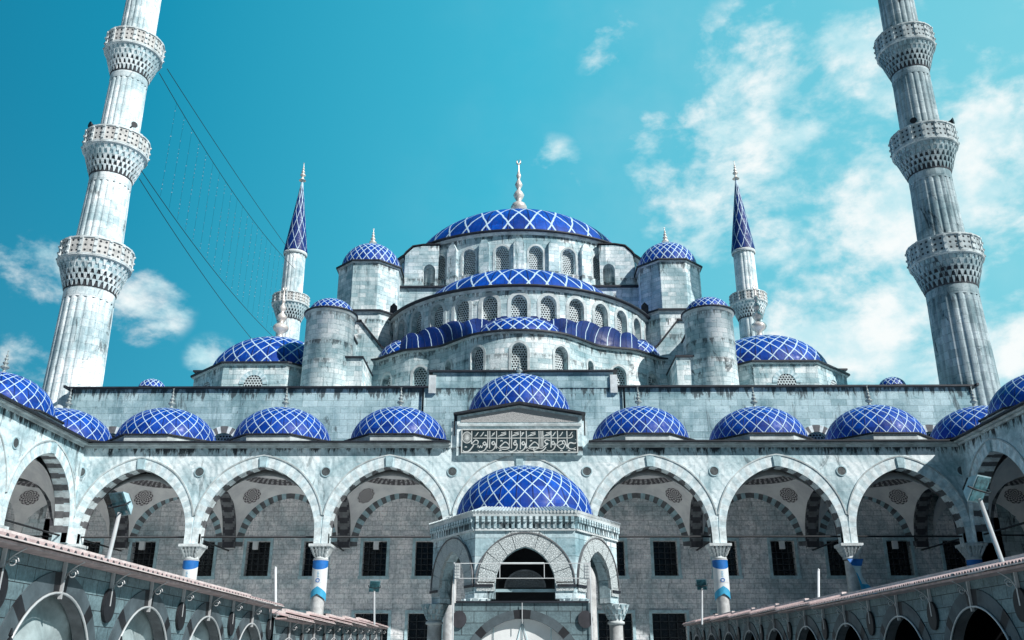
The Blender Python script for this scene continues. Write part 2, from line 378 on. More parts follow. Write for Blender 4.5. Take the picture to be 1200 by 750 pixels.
    def ring(s, fn, hole, w, d0, d1, mats, nseg, legs=0.0, gap=0.0, w1=None, off=None, start=0):
        """voussoirs round an arch: from depth d0 (front) to d1"""
        c, a, sill, spring, rise = hole
        cc = max(0, (rise*rise-a*a)/(2*a)); R = a+cc
        tmax = math.acos(cc/R)           # angle at the apex, measured at each arc's centre
        ky = rise/math.sqrt(R*R-cc*cc)
        half = nseg//2
        for sd in (-1, 1):
            def P(t, rr): return (c+sd*(rr*math.cos(t)-cc), spring+rr*math.sin(t)*ky)
            wf = lambda q: w+((w if w1 is None else w1)-w)*min(1, q*1.6)
            of = (lambda q: 0) if off is None else off
            tt = lambda q, rr: math.acos(cc/(R+rr))*q
            for i in range(start, half):
                f0, f1 = i/half, (i+1)/half
                f0 += gap/half
                i0, i1 = of(f0), of(f1); o0_, o1_ = i0+wf(f0), i1+wf(f1)
                pi0, pi1 = P(tt(f0, i0), R+i0), P(tt(f1, i1), R+i1); po0, po1 = P(tt(f0, o0_), R+o0_), P(tt(f1, o1_), R+o1_)
                mm = mats[i % len(mats)] if not callable(mats) else mats(i, half)
                A = [pi0, pi1, po1, po0]
                s.face([fn(x, d0, z) for x, z in A], mm)
                s.face([fn(pi0[0], d0, pi0[1]), fn(pi1[0], d0, pi1[1]), fn(pi1[0], d1, pi1[1]), fn(pi0[0], d1, pi0[1])], mm)
                s.face([fn(po0[0], d0, po0[1]), fn(po1[0], d0, po1[1]), fn(po1[0], d1, po1[1]), fn(po0[0], d1, po0[1])], mm)
            if legs:
                xi, xo = c+sd*a, c+sd*(a+w)
                s.prism([(xi, spring-legs), (xo, spring-legs), (xo, spring), (xi, spring)], d0, d1, fn, mats[0])
    def build(s, name, parent=None, root=None):
        me = bpy.data.meshes.new(name)
        o0 = Vector((0, 0, 0))
        r = parent
        while r is not None and r.parent is not None: r = r.parent
        if r is not None: o0 = r.location
        me.from_pydata([(v[0]-o0.x, v[1]-o0.y, v[2]-o0.z) for v in s.v], [], s.f)
        for mt in s.mats: me.materials.append(mt)
        u1 = me.uv_layers.new(name='UVMap'); u2 = me.uv_layers.new(name='Rad')
        a1 = []; a2 = []
        for uv, rd in zip(s.uv, s.rad):
            for p in uv: a1 += p
            for p in rd: a2 += p
        u1.data.foreach_set('uv', a1); u2.data.foreach_set('uv', a2)
        me.polygons.foreach_set('material_index', s.mi); me.polygons.foreach_set('use_smooth', s.sm)
        if any(s.sm):
            import bmesh
            bm = bmesh.new(); bm.from_mesh(me); bmesh.ops.remove_doubles(bm, verts=bm.verts, dist=1e-4)
            bm.to_mesh(me); bm.free()
        me.update()
        o = bpy.data.objects.new(name, me); C.objects.link(o); o.parent = parent
        return o

def arch_z(x, a, spring, rise):
    x = min(abs(x), a)
    if rise <= 0: return spring
    if rise <= a: return spring+rise*math.sqrt(max(0, 1-(x/a)**2))
    cc = (rise*rise-a*a)/(2*a); R = a+cc
    return spring+math.sqrt(max(0, R*R-(x+cc)**2))
def smooth_path(P, n=6):
    out = []
    for i in range(len(P)-1):
        p0, p1, p2, p3 = P[max(i-1, 0)], P[i], P[i+1], P[min(i+2, len(P)-1)]
        for k in range(n):
            t = k/n
            out.append(tuple(.5*((2*b)+(-a+c)*t+(2*a-5*b+4*c-d)*t*t+(-a+3*b-3*c+d)*t**3) for a, b, c, d in zip(p0, p1, p2, p3)))
    out.append(tuple(P[-1])); return out

def thing(name, label, cat, loc=(0, 0, 0), group=None):
    o = bpy.data.objects.new(name, None); C.objects.link(o); o.location = loc; o.empty_display_size = .3
    o['label'] = label; o['category'] = cat
    if group: o['group'] = group
    return o
def tag(o, label, cat, group=None):
    o['label'] = label; o['category'] = cat
    if group: o['group'] = group
    return o
def copy_tree(o, parent=None):
    c = o.copy(); C.objects.link(c); c.parent = parent
    for ch in list(o.children): copy_tree(ch, c)
    return c

def plane_f(Y):            # wall facing the courtyard
    return lambda s, d, z: (s, Y+d, z)
def side_f(X, sgn):        # wall facing the courtyard axis; sgn = side it stands on
    return lambda s, d, z: (X+sgn*d, s, z)
def cyl_f(cx, cy, R):      # s = arc length from the point nearest the viewer
    return lambda s, d, z: (cx+(R-d)*math.sin(s/R), cy-(R-d)*math.cos(s/R), z)

def finial(mb, x, y, z, h, m, k=1.0, big=False):
    """stacked bulbs topped by a crescent"""
    b = h*.052*k
    pr = [(b*2.6, 0), (b*1.7, .05), (b*.8, .14), (b*.6, .20), (b*1.7, .25), (b*2.0, .29), (b*1.6, .33), (b*.5, .37), (b*1.1, .42), (b*1.35, .455),
          (b*1.0, .49), (b*.4, .53), (b*.75, .57), (b*.95, .60), (b*.7, .63), (b*.3, .67), (b*.5, .70), (b*.6, .725), (b*.4, .75), (b*.2, .80), (b*.15, .88)]
    mb.lathe([(r, z+t*h) for r, t in pr], x, y, m, n=12)
    cr = [(x+math.sin(a)*h*.022, y, z+h*.92-math.cos(a)*h*.035) for a in [(-2.5+5.0*i/10) for i in range(11)]]
    mb.tube(cr, [h*.005+h*.008*math.sin(PI*i/10) for i in range(11)], m, n=6)

# ------------------------------------------------------------------ ground
g = MB(); g.face([(-900, -300, 0), (900, -300, 0), (900, 1500, 0), (-900, 1500, 0)], M['paving'])
go = g.build('ground'); go['kind'] = 'structure'

# ------------------------------------------------------------------ porch arcade
SPR, RISE, ZW = H(6.3), 3.42, H(10.72)        # springing, arch rise, top of the wall under the cornice
ZI = H(5.78)                                   # underside of the wall blocks above the capitals
FY, BY = 46.4, 52.6                            # courtyard face of the porch and its back wall
XC = [-22.9, -16.7, -10.1, -3.5, 3.5, 10.1, 16.7, 22.9]

def column(parent, x, y, m=None):
    c = MB(); c.lathe([(.42, 0), (.42, .35), (.36, .45), (.33, .6), (.30, H(5.02))], x, y, m or M['column'], n=20, smooth=True)
    col = c.build('column', parent)
    k = MB()
    k.lathe([(.31, H(5.0)), (.37, H(5.03)), (.37, H(5.10)), (.31, H(5.13)), (.34, H(5.3)), (.46, H(5.6))], x, y, M['plain'], n=16)
    for t in range(3):
        hw = .34+.075*t; z0 = H(5.14+.17*t); z1 = z0+.20
        nt_ = 5
        for sd in range(4):
            for i in range(nt_):
                u = (-1+2*(i+.5)/nt_)*hw; w = hw/nt_*.72
                def P(a, o, z):
                    px, py = [(a, -o), (o, a), (a, o), (-o, a)][sd]
                    return (x+px, y+py, z)
                k.hexa([P(u-w*.3, hw-.04, z0), P(u+w*.3, hw-.04, z0), P(u+w*.3, hw-.14, z0), P(u-w*.3, hw-.14, z0),
                        P(u-w, hw+.08, z1), P(u+w, hw+.08, z1), P(u+w, hw-.14, z1), P(u-w, hw-.14, z1)], M['plain'])
    k.box(x-.56, x+.56, y-.56, y+.56, H(5.64), H(5.775), M['plain'])
    k.build('capital', col)

def rod(mb, p0, p1, r=.045): mb.tube([p0, p1], r, M['iron'], n=6)

def vault(parent, cx, cy, hx, hy, rosettes):
    R2 = hx*hx+hy*hy+.05; f = lambda x, y: SPR+.05+1.02*math.sqrt(max(0, R2-x*x-y*y))
    v = MB(); n = 14
    for i in range(n):
        for j in range(n):
            q = [(-hx+2*hx*a/n, -hy+2*hy*b/n) for a, b in ((i, j), (i+1, j), (i+1, j+1), (i, j+1))]
            v.face([(cx+x, cy+y, f(x, y)) for x, y in q], M['plaster'], q, smooth=True)
    vo = v.build('vault', parent)
    for (rx, ry) in rosettes:
        b = MB(); rr = .52
        # local tangent frame on the vault
        e = .01; nrm = Vector((-(f(rx+e, ry)-f(rx-e, ry))/(2*e), -(f(rx, ry+e)-f(rx, ry-e))/(2*e), 1)).normalized()
        t1 = nrm.cross(Vector((0, 0, 1))).normalized(); t2 = nrm.cross(t1)
        pts = []
        for ring_ in range(0, 5):
            row = []
            for k in range(24):
                a = 2*PI*k/24; p = t1*(rr*ring_/4*math.cos(a))+t2*(rr*ring_/4*math.sin(a))
                X, Y = rx+p.x, ry+p.y
                row.append(((cx+X-nrm.x*.03, cy+Y-nrm.y*.03, f(X, Y)-nrm.z*.03), (math.cos(a)*ring_/4, math.sin(a)*ring_/4)))
            pts.append(row)
        for r0 in range(4):
            for k in range(24):
                A = [pts[r0][k], pts[r0][(k+1) % 24], pts[r0+1][(k+1) % 24], pts[r0+1][k]]
                if r0 == 0: A = A[1:]
                b.face([p for p, _ in A], M['rosette'], [u for _, u in A])
        b.build('rosette', vo)

def porch_dome(parent, cx, cy, z0=11.0, r=2.72, h=2.12, fin=True):
    rot = random.uniform(0, .26); h *= random.uniform(.98, 1.03)
    d = MB(); d.dome(cx, cy, H(z0+.60), r, h, lines=24, w=.046, a0=rot, a1=2*PI+rot)
    do = d.build('dome', parent)
    b = MB(); b.lathe([(r+.34, H(z0-.2)), (r+.34, H(z0+.50))], cx, cy, M['cornice'], n=8, a0=PI/8, a1=2*PI+PI/8, smooth=False)
    b.lathe([(r+.34, H(z0+.50)), (r+.46, H(z0+.51)), (r+.46, H(z0+.58)), (r*.98, H(z0+.64))], cx, cy, M['lead'], n=8, a0=PI/8, a1=2*PI+PI/8, smooth=False)
    b.build('base_ring', do)
    if fin:
        q = MB(); finial(q, cx, cy, H(z0+.56+h), 1.4, M['finial_s'], 1.5); q.build('finial', do)
    return do

def cornice(mb, fn, s0, s1, z, m=None):
    m = m or M['cornice']
    mb.prism([(s0, z-.02), (s1, z-.02), (s1, z+.10), (s0, z+.10)], -.10, .5, fn, m)
    mb.prism([(s0, z+.10), (s1, z+.10), (s1, z+.20), (s0, z+.20)], -.30, .5, fn, m)
    mb.prism([(s0, z+.203), (s1, z+.203), (s1, z+.27), (s0, z+.27)], -.52, .7, fn, M['lead'])

DEP = .75
def arch_bay(root, fn, s0, s1, wallmb, outer=True):
    c = (s0+s1)/2; a = (s1-s0)/2-.36
    hole = (c, a, ZI, SPR, RISE if a > 2.8 else RISE*.97)
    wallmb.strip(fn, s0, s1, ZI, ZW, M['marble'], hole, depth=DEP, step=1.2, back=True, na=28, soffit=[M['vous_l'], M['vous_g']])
    r = MB(); r.ring(fn, hole, .33, -.035, .30, [M['vous_l'], M['vous_a']], 36, legs=.5, w1=.56)
    ro = r.build('arch', root)
    r = MB(); r.ring(fn, hole, .07, -.075, .1, [M['cornice']], 36, off=lambda q: .33+.23*min(1, q*1.6), start=3)
    r.build('moulding', ro)
    # corbelled keystone
    k = MB(); za = SPR+hole[4]
    k.prism([(c-.16, za-.02), (c+.16, za-.02), (c+.2, za+.5), (c-.2, za+.5)], -.12, .1, fn, M['vous_m']); k.build('keystone', ro)
    return hole

def build_roundel(parent, fn, s, z):
    b = MB(); n = 20
    b.face([fn(s+.22*math.cos(2*PI*i/n), -.03, z+.22*math.sin(2*PI*i/n)) for i in range(n)], M['roundel'])
    for i in range(n):
        a0, a1 = 2*PI*i/n, 2*PI*(i+1)/n
        b.face([fn(s+r*math.cos(a), d, z+r*math.sin(a)) for r, a, d in ((.22, a0, -.05), (.22, a1, -.05), (.27, a1, -.05), (.27, a0, -.05))], M['vous_m'])
        b.face([fn(s+.27*math.cos(a), d, z+.27*math.sin(a)) for a, d in ((a0, -.05), (a1, -.05), (a1, .0), (a0, .0))], M['vous_m'])
    b.build('roundel', parent)

porch = thing('porch', 'long marble porch with seven open arches, blue domes and a central calligraphy panel', 'porch', (0, FY, 0))
W = MB(); fn = plane_f(FY)
for i in range(7): arch_bay(porch, fn, XC[i], XC[i+1], W)
for sg in (-1, 1): W.strip(fn, min(sg*22.9, sg*24.0), max(sg*22.9, sg*24.0), ZI, ZW, M['marble'], None, depth=DEP)
W.build('wall', porch)
for i, x in enumerate(XC): column(porch, x, FY+.38, M['colw'] if 0 < i < 7 else M['column'])
for x in XC: build_roundel(porch, fn, x, H(9.45))
cn = MB()
for a, b in ((-22.9, -3.62), (3.62, 22.9)): cornice(cn, fn, a, b, ZW)
cn.build('cornice', porch)
rf = MB(); rf.box(-29.0, 29.0, FY+.5, BY, H(10.90), H(11.02), M['lead']); rf.build('roof', porch)
tr = MB()
for i in range(7): rod(tr, (XC[i], FY+.4, H(6.17)), (XC[i+1], FY+.4, H(6.17)), .05)
tr.build('tie_rod', porch)
for x in XC:
    t = MB(); rod(t, (x, FY+.4, H(6.17)), (x, BY, H(6.17)), .045); t.build('tie_rod', porch)
MIDY = (FY+DEP+BY)/2
centres = [(XC[i]+XC[i+1])/2 for i in range(7)]
for i, c in enumerate(centres):
    hx = (XC[i+1]-XC[i])/2-.33
    vault(porch, c, MIDY, hx, (BY-FY-DEP)/2, [(sx*hx*.70, 2.0) for sx in (-1, 1)])
# transverse arches behind each column and the blind arches on the back wall
for x in XC:
    t = MB(); c = (FY+DEP+BY)/2; a = (BY-FY-DEP)/2-.22
    f2 = lambda s, d, z, x=x: (x-.33+d, s, z)
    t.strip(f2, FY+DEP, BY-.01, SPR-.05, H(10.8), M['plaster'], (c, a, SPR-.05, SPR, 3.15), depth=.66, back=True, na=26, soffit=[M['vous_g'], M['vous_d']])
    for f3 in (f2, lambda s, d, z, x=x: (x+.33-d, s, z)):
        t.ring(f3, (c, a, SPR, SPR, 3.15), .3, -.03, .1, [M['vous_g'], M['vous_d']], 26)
    t.build('transverse_arch', porch)
dx = [-25.9]+[centres[0]-.15, centres[1], centres[2], centres[4], centres[5], centres[6]+.15]+[25.9]
for x in dx: porch_dome(porch, x, 49.6)
# portal bay, raised
p = MB(); f = plane_f(FY)
p.box(-3.6, 3.6, FY-.0, BY, ZW+.003, H(12.15), M['marble'])
pb = p.build('portal_block', porch)
p = MB()
p.prism([(-3.3, H(10.25)), (3.3, H(10.25)), (3.3, H(12.38)), (0, H(12.95)), (-3.3, H(12.38))], -.22, -.003, f, M['marble'])
p.prism([(-3.1, H(12.02)), (3.1, H(12.02)), (3.1, H(12.28)), (0, H(12.80)), (-3.1, H(12.28))], -.25, -.2, f, M['carveds'])
p.prism([(-3.25, H(11.80)), (3.25, H(11.80)), (3.25, H(11.93)), (-3.25, H(11.93))], -.34, -.2, f, M['cornice'])
p.build('pediment', pb)
p = MB()
for sg in (-1, 1):
    p.prism([(0, H(12.96)), (sg*3.48, H(12.38)), (sg*3.48, H(12.48)), (0, H(13.09))], -.55, 6.0, f, M['lead'])
    p.prism([(sg*3.40, H(11.3)), (sg*3.46, H(11.3)), (sg*3.46, H(12.36)), (sg*3.40, H(12.36))], -.30, -.2, f, M['iron'])
p.build('gable_roof', pb)
# calligraphy panel
PX0, PX1, PZ0, PZ1 = -3.0, 3.0, H(10.42), H(11.58)
p = MB(); p.prism([(PX0, PZ0), (PX1, PZ0), (PX1, PZ1), (PX0, PZ1)], -.28, -.2, f, M['panel'])
for (a, b, c, d) in ((PX0-.06, PX1+.06, PZ1, PZ1+.06), (PX0-.06, PX1+.06, PZ0-.06, PZ0), (PX0-.06, PX0, PZ0, PZ1), (PX1, PX1+.06, PZ0, PZ1)):
    p.prism([(a, c), (b, c), (b, d), (a, d)], -.33, -.2, f, M['gold'])
po = p.build('calligraphy_panel', porch)
po['label'] = 'dark green panel with one band of raised white Arabic calligraphy'
def pm(zx, zy): return (PX0+(zx-97)/(1068-97)*(PX1-PX0), PZ1-(zy-283)/(470-283)*(PZ1-PZ0))
ink = MB(); layer = [0]
def stroke(pts, w=9, taper=True, sm=True):
    P = smooth_path(pts, 5) if sm and len(pts) > 2 else pts
    layer[0] += 1; dd = -.286-.0008*(layer[0] % 17)
    W2 = [w*(.35+.65*math.sin(PI*min(1, .15+.85*i/(len(P)-1)))) if taper and len(P) > 2 else w for i in range(len(P))]
    for i in range(len(P)-1):
        (x0, y0), (x1, y1) = P[i], P[i+1]; L = math.hypot(x1-x0, y1-y0) or 1
        nx, ny = -(y1-y0)/L, (x1-x0)/L; ex, ey = (x1-x0)/L*1.2, (y1-y0)/L*1.2
        A = [(x0+nx*W2[i]/2-ex, y0+ny*W2[i]/2-ey), (x1+nx*W2[i+1]/2+ex, y1+ny*W2[i+1]/2+ey), (x1-nx*W2[i+1]/2+ex, y1-ny*W2[i+1]/2+ey), (x0-nx*W2[i]/2-ex, y0-ny*W2[i]/2-ey)]
        dj = dd-.00005*i
        ink.face([f(pm(*q)[0], dj, pm(*q)[1]) for q in A], M['gold'])
for x, y1 in ((985, 440), (850, 432), (780, 425), (765, 432), (748, 436), (640, 440), (590, 446), (515, 440), (497, 432), (387, 440), (330, 440), (313, 430), (176, 400), (905, 402)):
    stroke([(x, 288), (x+1, (288+y1)/2), (x-1, y1)], 8, False, False)
stroke([(188, 352), (1000, 352)], 7, False, False); stroke([(998, 353), (1022, 348), (1034, 335), (1030, 322)], 8)
stroke([(1060, 362), (1066, 385), (1048, 398), (1012, 392), (994, 412), (1000, 438), (1030, 445), (1058, 432)], 11)
stroke([(985, 436), (975, 408), (962, 374), (946, 384), (956, 402), (974, 404)], 9)
stroke([(970, 404), (950, 440), (925, 438), (898, 408), (920, 380), (944, 378), (946, 398), (922, 412), (895, 410)], 9)
def waw(x, y): stroke([(x+12, y), (x, y-16), (x-14, y-2), (x-2, y+12), (x+14, y+2), (x+14, y+30), (x-4, y+56), (x-34, y+66), (x-56, y+58)], 11)
for x, y in ((868, 396), (616, 398), (546, 400), (362, 396), (288, 400)): waw(x, y)
stroke([(838, 374), (812, 366), (796, 380), (806, 398), (822, 400), (792, 424), (768, 442), (730, 434)], 10)
stroke([(806, 428), (784, 456), (744, 470), (708, 462), (700, 444), (716, 432)], 11)
def sad(x, y): stroke([(x+42, y+34), (x+34, y+10), (x+6, y-10), (x-22, y+12), (x-36, y+34), (x+40, y+36), (x+10, y+52), (x-40, y+46), (x-64, y+30)], 10)
sad(704, 396); sad(456, 396)
stroke([(270, 414), (262, 434), (252, 416), (243, 434), (232, 414), (224, 432)], 8)
stroke([(228, 400), (232, 380), (212, 368), (190, 386), (182, 402), (230, 404)], 9)
stroke([(196, 408), (176, 438), (150, 464), (118, 468), (104, 454)], 12)
for x in (440, 548, 690, 822):
    stroke([(x-38, 338), (x+10, 312), (x+26, 318), (x-6, 330), (x-36, 332)], 8); stroke([(x-12, 306), (x+28, 300)], 6)
for x in (268, 222, 940, 878, 1020, 610, 362):
    stroke([(x+10, 300), (x+2, 312), (x-10, 330), (x-22, 334)], 8)
for x, y in ((1000, 462), (936, 462), (610, 312), (362, 318), (128, 430), (296, 332), (548, 378), (430, 378), (680, 378), (1048, 455), (420, 460), (650, 460)):
    stroke([(x-8, y), (x, y-6), (x+8, y)], 8, False)
for k in range(10):
    a = PI*k/10; stroke([(137+36*math.cos(a), 345+44*math.sin(a)), (137-36*math.cos(a), 345-44*math.sin(a))], 4, False, False)
stroke([(137+40*math.cos(2*PI*k/16), 345+48*math.sin(2*PI*k/16)) for k in range(17)], 6, False)
ink.build('raised_letters', po)
d = MB(); d.dome(0, 49.9, H(13.2), 2.95, 2.55, lines=24, w=.058); do = d.build('dome', porch)
d = MB(); d.lathe([(3.1, H(12.0)), (3.1, H(13.05)), (3.2, H(13.08)), (3.2, H(13.16)), (2.85, H(13.22))], 0, 49.9, M['lead'], n=16, smooth=False); d.build('base_ring', do)
d = MB(); finial(d, 0, 49.9, H(15.7), 1.3, M['finial_s'], 1.5); d.build('finial', do)
st = MB(); st.box(-29, 29, FY-.6, BY, .004, .5, M['plain']); st.build('platform', porch)
lp = MB()
for x in (-15.1, -21.6, 14.9, 21.3, -8.2): lp.box(x-.14, x+.14, BY-.4, BY-.2, H(6.2), H(6.65), M['white'])
lp.build('wall_lamp', porch)

# side arcades
for sg, nm in ((-1, 'left'), (1, 'right')):
    lab = 'sunlit marble side arcade with tall pointed arches beside the courtyard' if sg < 0 else 'shaded side arcade with dark arches behind the white floodlight pole'
    ar = thing('side_arcade', lab, 'arcade', (sg*22.9, 30, 0), 'side arcades of the courtyard')
    X = sg*22.9; f = side_f(X, sg); W = MB()
    YS = [FY-6.6*k for k in range(5)]
    for k in range(4): arch_bay(ar, f, YS[k+1], YS[k], W)
    W.build('wall', ar)
    for k in range(1, 5): column(ar, X+sg*.38, YS[k]); build_roundel(ar, f, YS[k], H(9.45))
    cn = MB(); cornice(cn, f, YS[4], FY-.36, ZW); cn.build('cornice', ar)
    r = MB(); r.box(min(X+sg*.5, X+sg*6.6), max(X+sg*.5, X+sg*6.6), YS[4], FY+.45, H(10.90), H(11.02), M['lead']); r.build('roof', ar)
    OX = X+sg*6.2
    W = MB(); fo = side_f(OX, sg)
    holes = []
    ys = YS[4]
    wins = []
    for k in range(4):
        for o in (1.7, 4.9):
            wins.append((YS[k+1]+o, .68, H(4.76), H(6.7), 0))
    wins.append((49.6, .68, H(4.76), H(6.7), 0))
    wins.sort()
    prev = YS[4]
    for h_ in wins:
        W.strip(fo, prev, h_[0]+1.0, 0, H(10.95), M['wallin'], h_, depth=.5); prev = h_[0]+1.0
    W.strip(fo, prev, BY, 0, H(10.95), M['wallin'])
    W.build('outer_wall', ar)
    for h_ in wins:
        w_ = MB(); w_.pane(fo, h_, .42, M['glass'], 4); wo = w_.build('window', ar)
        w_ = MB()
        for q in range(4): w_.prism([(h_[0]-.6+q*.4-.02, h_[2]), (h_[0]-.6+q*.4+.02, h_[2]), (h_[0]-.6+q*.4+.02, h_[3]), (h_[0]-.6+q*.4-.02, h_[3])], .2, .24, fo, M['grille'])
        w_.build('grille', wo)
    t = MB()
    for k in range(4): rod(t, (X+sg*.4, YS[k], H(6.17)), (X+sg*.4, YS[k+1], H(6.17)), .05)
    t.build('tie_rod', ar)
    for k in range(5):
        y = YS[k]
        f2 = lambda s, d, z, y=y, sg=sg: (sg*s, y-.33+d, z); f4 = lambda s, d, z, y=y, sg=sg: (sg*s, y+.33-d, z)
        s0, s1 = 22.9+DEP, 29.09; c = (s0+s1)/2; a = (s1-s0)/2-.2
        t = MB(); t.strip(f2, s0, s1, SPR-.05, H(10.8), M['plaster'], (c, a, SPR-.05, SPR, 3.15), depth=.66, back=True, na=26, soffit=[M['vous_g'], M['vous_d']])
        for ff in (f2, f4): t.ring(ff, (c, a, SPR, SPR, 3.15), .3, -.03, .1, [M['vous_g'], M['vous_d']], 26)
        t.build('transverse_arch', ar)
        t = MB(); rod(t, (X+sg*.4, y, H(6.17)), (OX, y, H(6.17))); t.build('tie_rod', ar)
    for k in range(4):
        cy = (YS[k]+YS[k+1])/2
        vault(ar, (X+sg*DEP+OX)/2, cy, (6.2-DEP)/2, 2.97, [(sg*1.95, s_*2.1) for s_ in (-1, 1)])
        porch_dome(ar, X+sg*3.2, cy)
        r = MB(); r.ring(fo, (cy, 2.9, 0, SPR, 3.2), .42, -.06, .1, [M['vous_g'], M['vous_m']], 32, legs=.3); r.build('wall_arch', ar)
    # corner bay vault
    vault(ar, (X+sg*DEP+OX)/2, MIDY, (6.2-DEP)/2, (BY-FY-DEP)/2, [(sg*1.95, 1.9)])

# ------------------------------------------------------------------ mosque
mosque = thing('mosque', 'great domed mosque rising behind the porch with cascading blue domes and pale stone walls', 'mosque', (0, BY, 0))
# front wall with window rows
def holewall(mb, fn, x0, x1, z0, z1, holes, m, depth=.5, rev=None):
    """holes: list of (c,a,z0,z1) rectangles"""
    xs = sorted({x0, x1, *[h[0]-h[1] for h in holes], *[h[0]+h[1] for h in holes]}); zs = sorted({z0, z1, *[h[2] for h in holes], *[h[3] for h in holes]})
    for i in range(len(xs)-1):
        for j in range(len(zs)-1):
            cx, cz = (xs[i]+xs[i+1])/2, (zs[j]+zs[j+1])/2
            if any(abs(cx-h[0]) < h[1] and h[2] < cz < h[3] for h in holes): continue
            mb.face([fn(xs[i], 0, zs[j]), fn(xs[i+1], 0, zs[j]), fn(xs[i+1], 0, zs[j+1]), fn(xs[i], 0, zs[j+1])], m)
    for (c, a, za, zb) in holes:
        for A in (((c-a, za), (c-a, zb)), ((c+a, za), (c+a, zb)), ((c-a, za), (c+a, za)), ((c-a, zb), (c+a, zb))):
            mb.face([fn(A[0][0], 0, A[0][1]), fn(A[1][0], 0, A[1][1]), fn(A[1][0], depth, A[1][1]), fn(A[0][0], depth, A[0][1])], rev or m)
fb = plane_f(BY)
WX = [5.3, 8.3, 11.7, 15.0, 18.2, 21.6, 24.8]
holes = [(s*x, .68, H(4.76), H(6.70)) for s in (-1, 1) for x in WX]+[(s*x, .95, H(.2), H(2.75)) for s in (-1, 1) for x in WX]+[(0, 1.6, .5, H(5.2))]
W = MB(); holewall(W, fb, -27.6, 27.6, 0, H(11.0), holes, M['wallin'], .5)
lo = W.build('porch_wall', mosque)
for (c, a, za, zb) in holes:
    w = MB(); w.face([fb(c-a, .45, za), fb(c+a, .45, za), fb(c+a, .45, zb), fb(c-a, .45, zb)], M['glass']); wo = w.build('window' if c else 'portal_opening', lo)
    w = MB(); t_ = .16
    for (x0, x1, z0, z1) in ((c-a-t_, c-a, za, zb), (c+a, c+a+t_, za, zb), (c-a-t_, c+a+t_, zb, zb+t_), (c-a-t_-.05, c+a+t_+.05, za-.17, za)):
        w.prism([(x0, z0), (x1, z0), (x1, z1), (x0, z1)], -.07, .0, fb, M['vous_m'])
    for q in range(1, 4): w.prism([(c-a+2*a*q/4-.018, za), (c-a+2*a*q/4+.018, za), (c-a+2*a*q/4+.018, zb), (c-a+2*a*q/4-.018, zb)], .18, .21, fb, M['grille'])
    for q in range(1, 6): w.prism([(c-a, za+(zb-za)*q/6-.018), (c+a, za+(zb-za)*q/6-.018), (c+a, za+(zb-za)*q/6+.018), (c-a, za+(zb-za)*q/6+.018)], .22, .24, fb, M['grille'])
    w.build('window_frame', lo)
for i, c in enumerate(centres):
    r = MB(); hw = (XC[i+1]-XC[i])/2
    r.ring(fb, (c, hw-.75, 0, SPR+.1, 2.75), .42, -.06, .0, [M['vous_g'], M['vous_m']], 34); r.build('wall_arch', mosque)
# upper front wall: round headed lattice windows between the porch domes
fu = plane_f(53.0); W = MB()
HW = [-24.7, -17.9, 17.9, 24.7]
segs = [(-27.6, -21.3, -24.7), (-21.3, -14.5, -17.9), (-14.5, 14.5, None), (14.5, 21.3, 17.9), (21.3, 27.6, 24.7)]
for a, b, c in segs: W.strip(fu, a, b, H(10.9), H(15.95), M['wallp'], (c, .82, H(11.3), H(12.35), .82) if c else None, depth=.45, step=30)
W.box(-27.6, 27.6, 53.5, 60, H(10.9), H(15.6), M['wallp'])
W.box(-27.6, -27.55, 53.0, 60, H(10.9), H(15.95), M['wallp']); W.box(27.55, 27.6, 53.0, 60, H(10.9), H(15.95), M['wallp'])
W.face([(-27.6, 52.6, H(11.0)), (27.6, 52.6, H(11.0)), (27.6, 53.0, H(11.0)), (-27.6, 53.0, H(11.0))], M['wallp'])
up = W.build('front_wall', mosque)
for c in HW:
    w = MB(); hh = (c, .82, H(11.3), H(12.35), .82); w.pane(fu, hh, .3, M['lattice']); w.ring(fu, hh, .42, -.05, .05, [M['vous_l'], M['vous_g']], 16); w.build('window', up)
W = MB()
W.box(-5.35, 5.8, 52.95, 54.0, H(15.95), H(16.95), M['wallp'])
for x in (-5.35, 5.8): W.box(x-.22, x+.22, 52.8, 54.2, H(15.6), H(16.75), M['plain'])
W.build('raised_parapet', up)
W = MB()
for a, b in ((-27.9, -5.58), (6.03, 27.9)): W.box(a, b, 52.78, 53.6, H(15.953), H(16.06), M['lead'])
W.box(-5.6, 6.05, 52.74, 54.2, H(16.953), H(17.06), M['lead'])
W.box(-28.0, -27.86, 52.6, 60, H(15.95), H(16.1), M['lead']); W.box(27.86, 28.0, 52.6, 60, H(15.95), H(16.1), M['lead'])
W.build('coping', up)
W = MB(); W.tube([(-26.2, 52.85, H(12.7)), (-24.6, 52.85, H(12.95)), (-23.5, 52.85, H(12.7)), (-23.3, 52.85, H(11.2))], .06, M['iron'])
W.build('drainpipe', up); W = MB(); W.tube([(-5.9, 52.85, H(15.9)), (-5.9, 52.85, H(11.2))], .06, M['iron']); W.build('drainpipe', up); W = MB(); W.tube([(6.4, 52.85, H(15.9)), (6.4, 52.85, H(11.2))], .06, M['iron']); W.build('drainpipe', up)
# body and flat roofs
B = MB(); B.box(-27.55, 27.55, 60.0, 106, 0, H(15.5), M['wall'])
B.box(-13.6, 13.6, 67.4, 92, H(15.5), H(28.8), M['tower'])
B.box(-25.0, -13.65, 66, 92, H(15.5), H(21.2), M['wall']); B.box(13.65, 25.0, 66, 92, H(15.5), H(21.2), M['wall'])
B.build('hall', mosque)
B = MB(); B.box(-13.85, 13.85, 67.15, 92.2, H(28.803), H(28.95), M['lead'])
B.box(-25.2, -13.64, 65.8, 92.2, H(21.203), H(21.33), M['lead']); B.box(13.64, 25.2, 65.8, 92.2, H(21.203), H(21.33), M['lead']); B.build('coping', mosque)

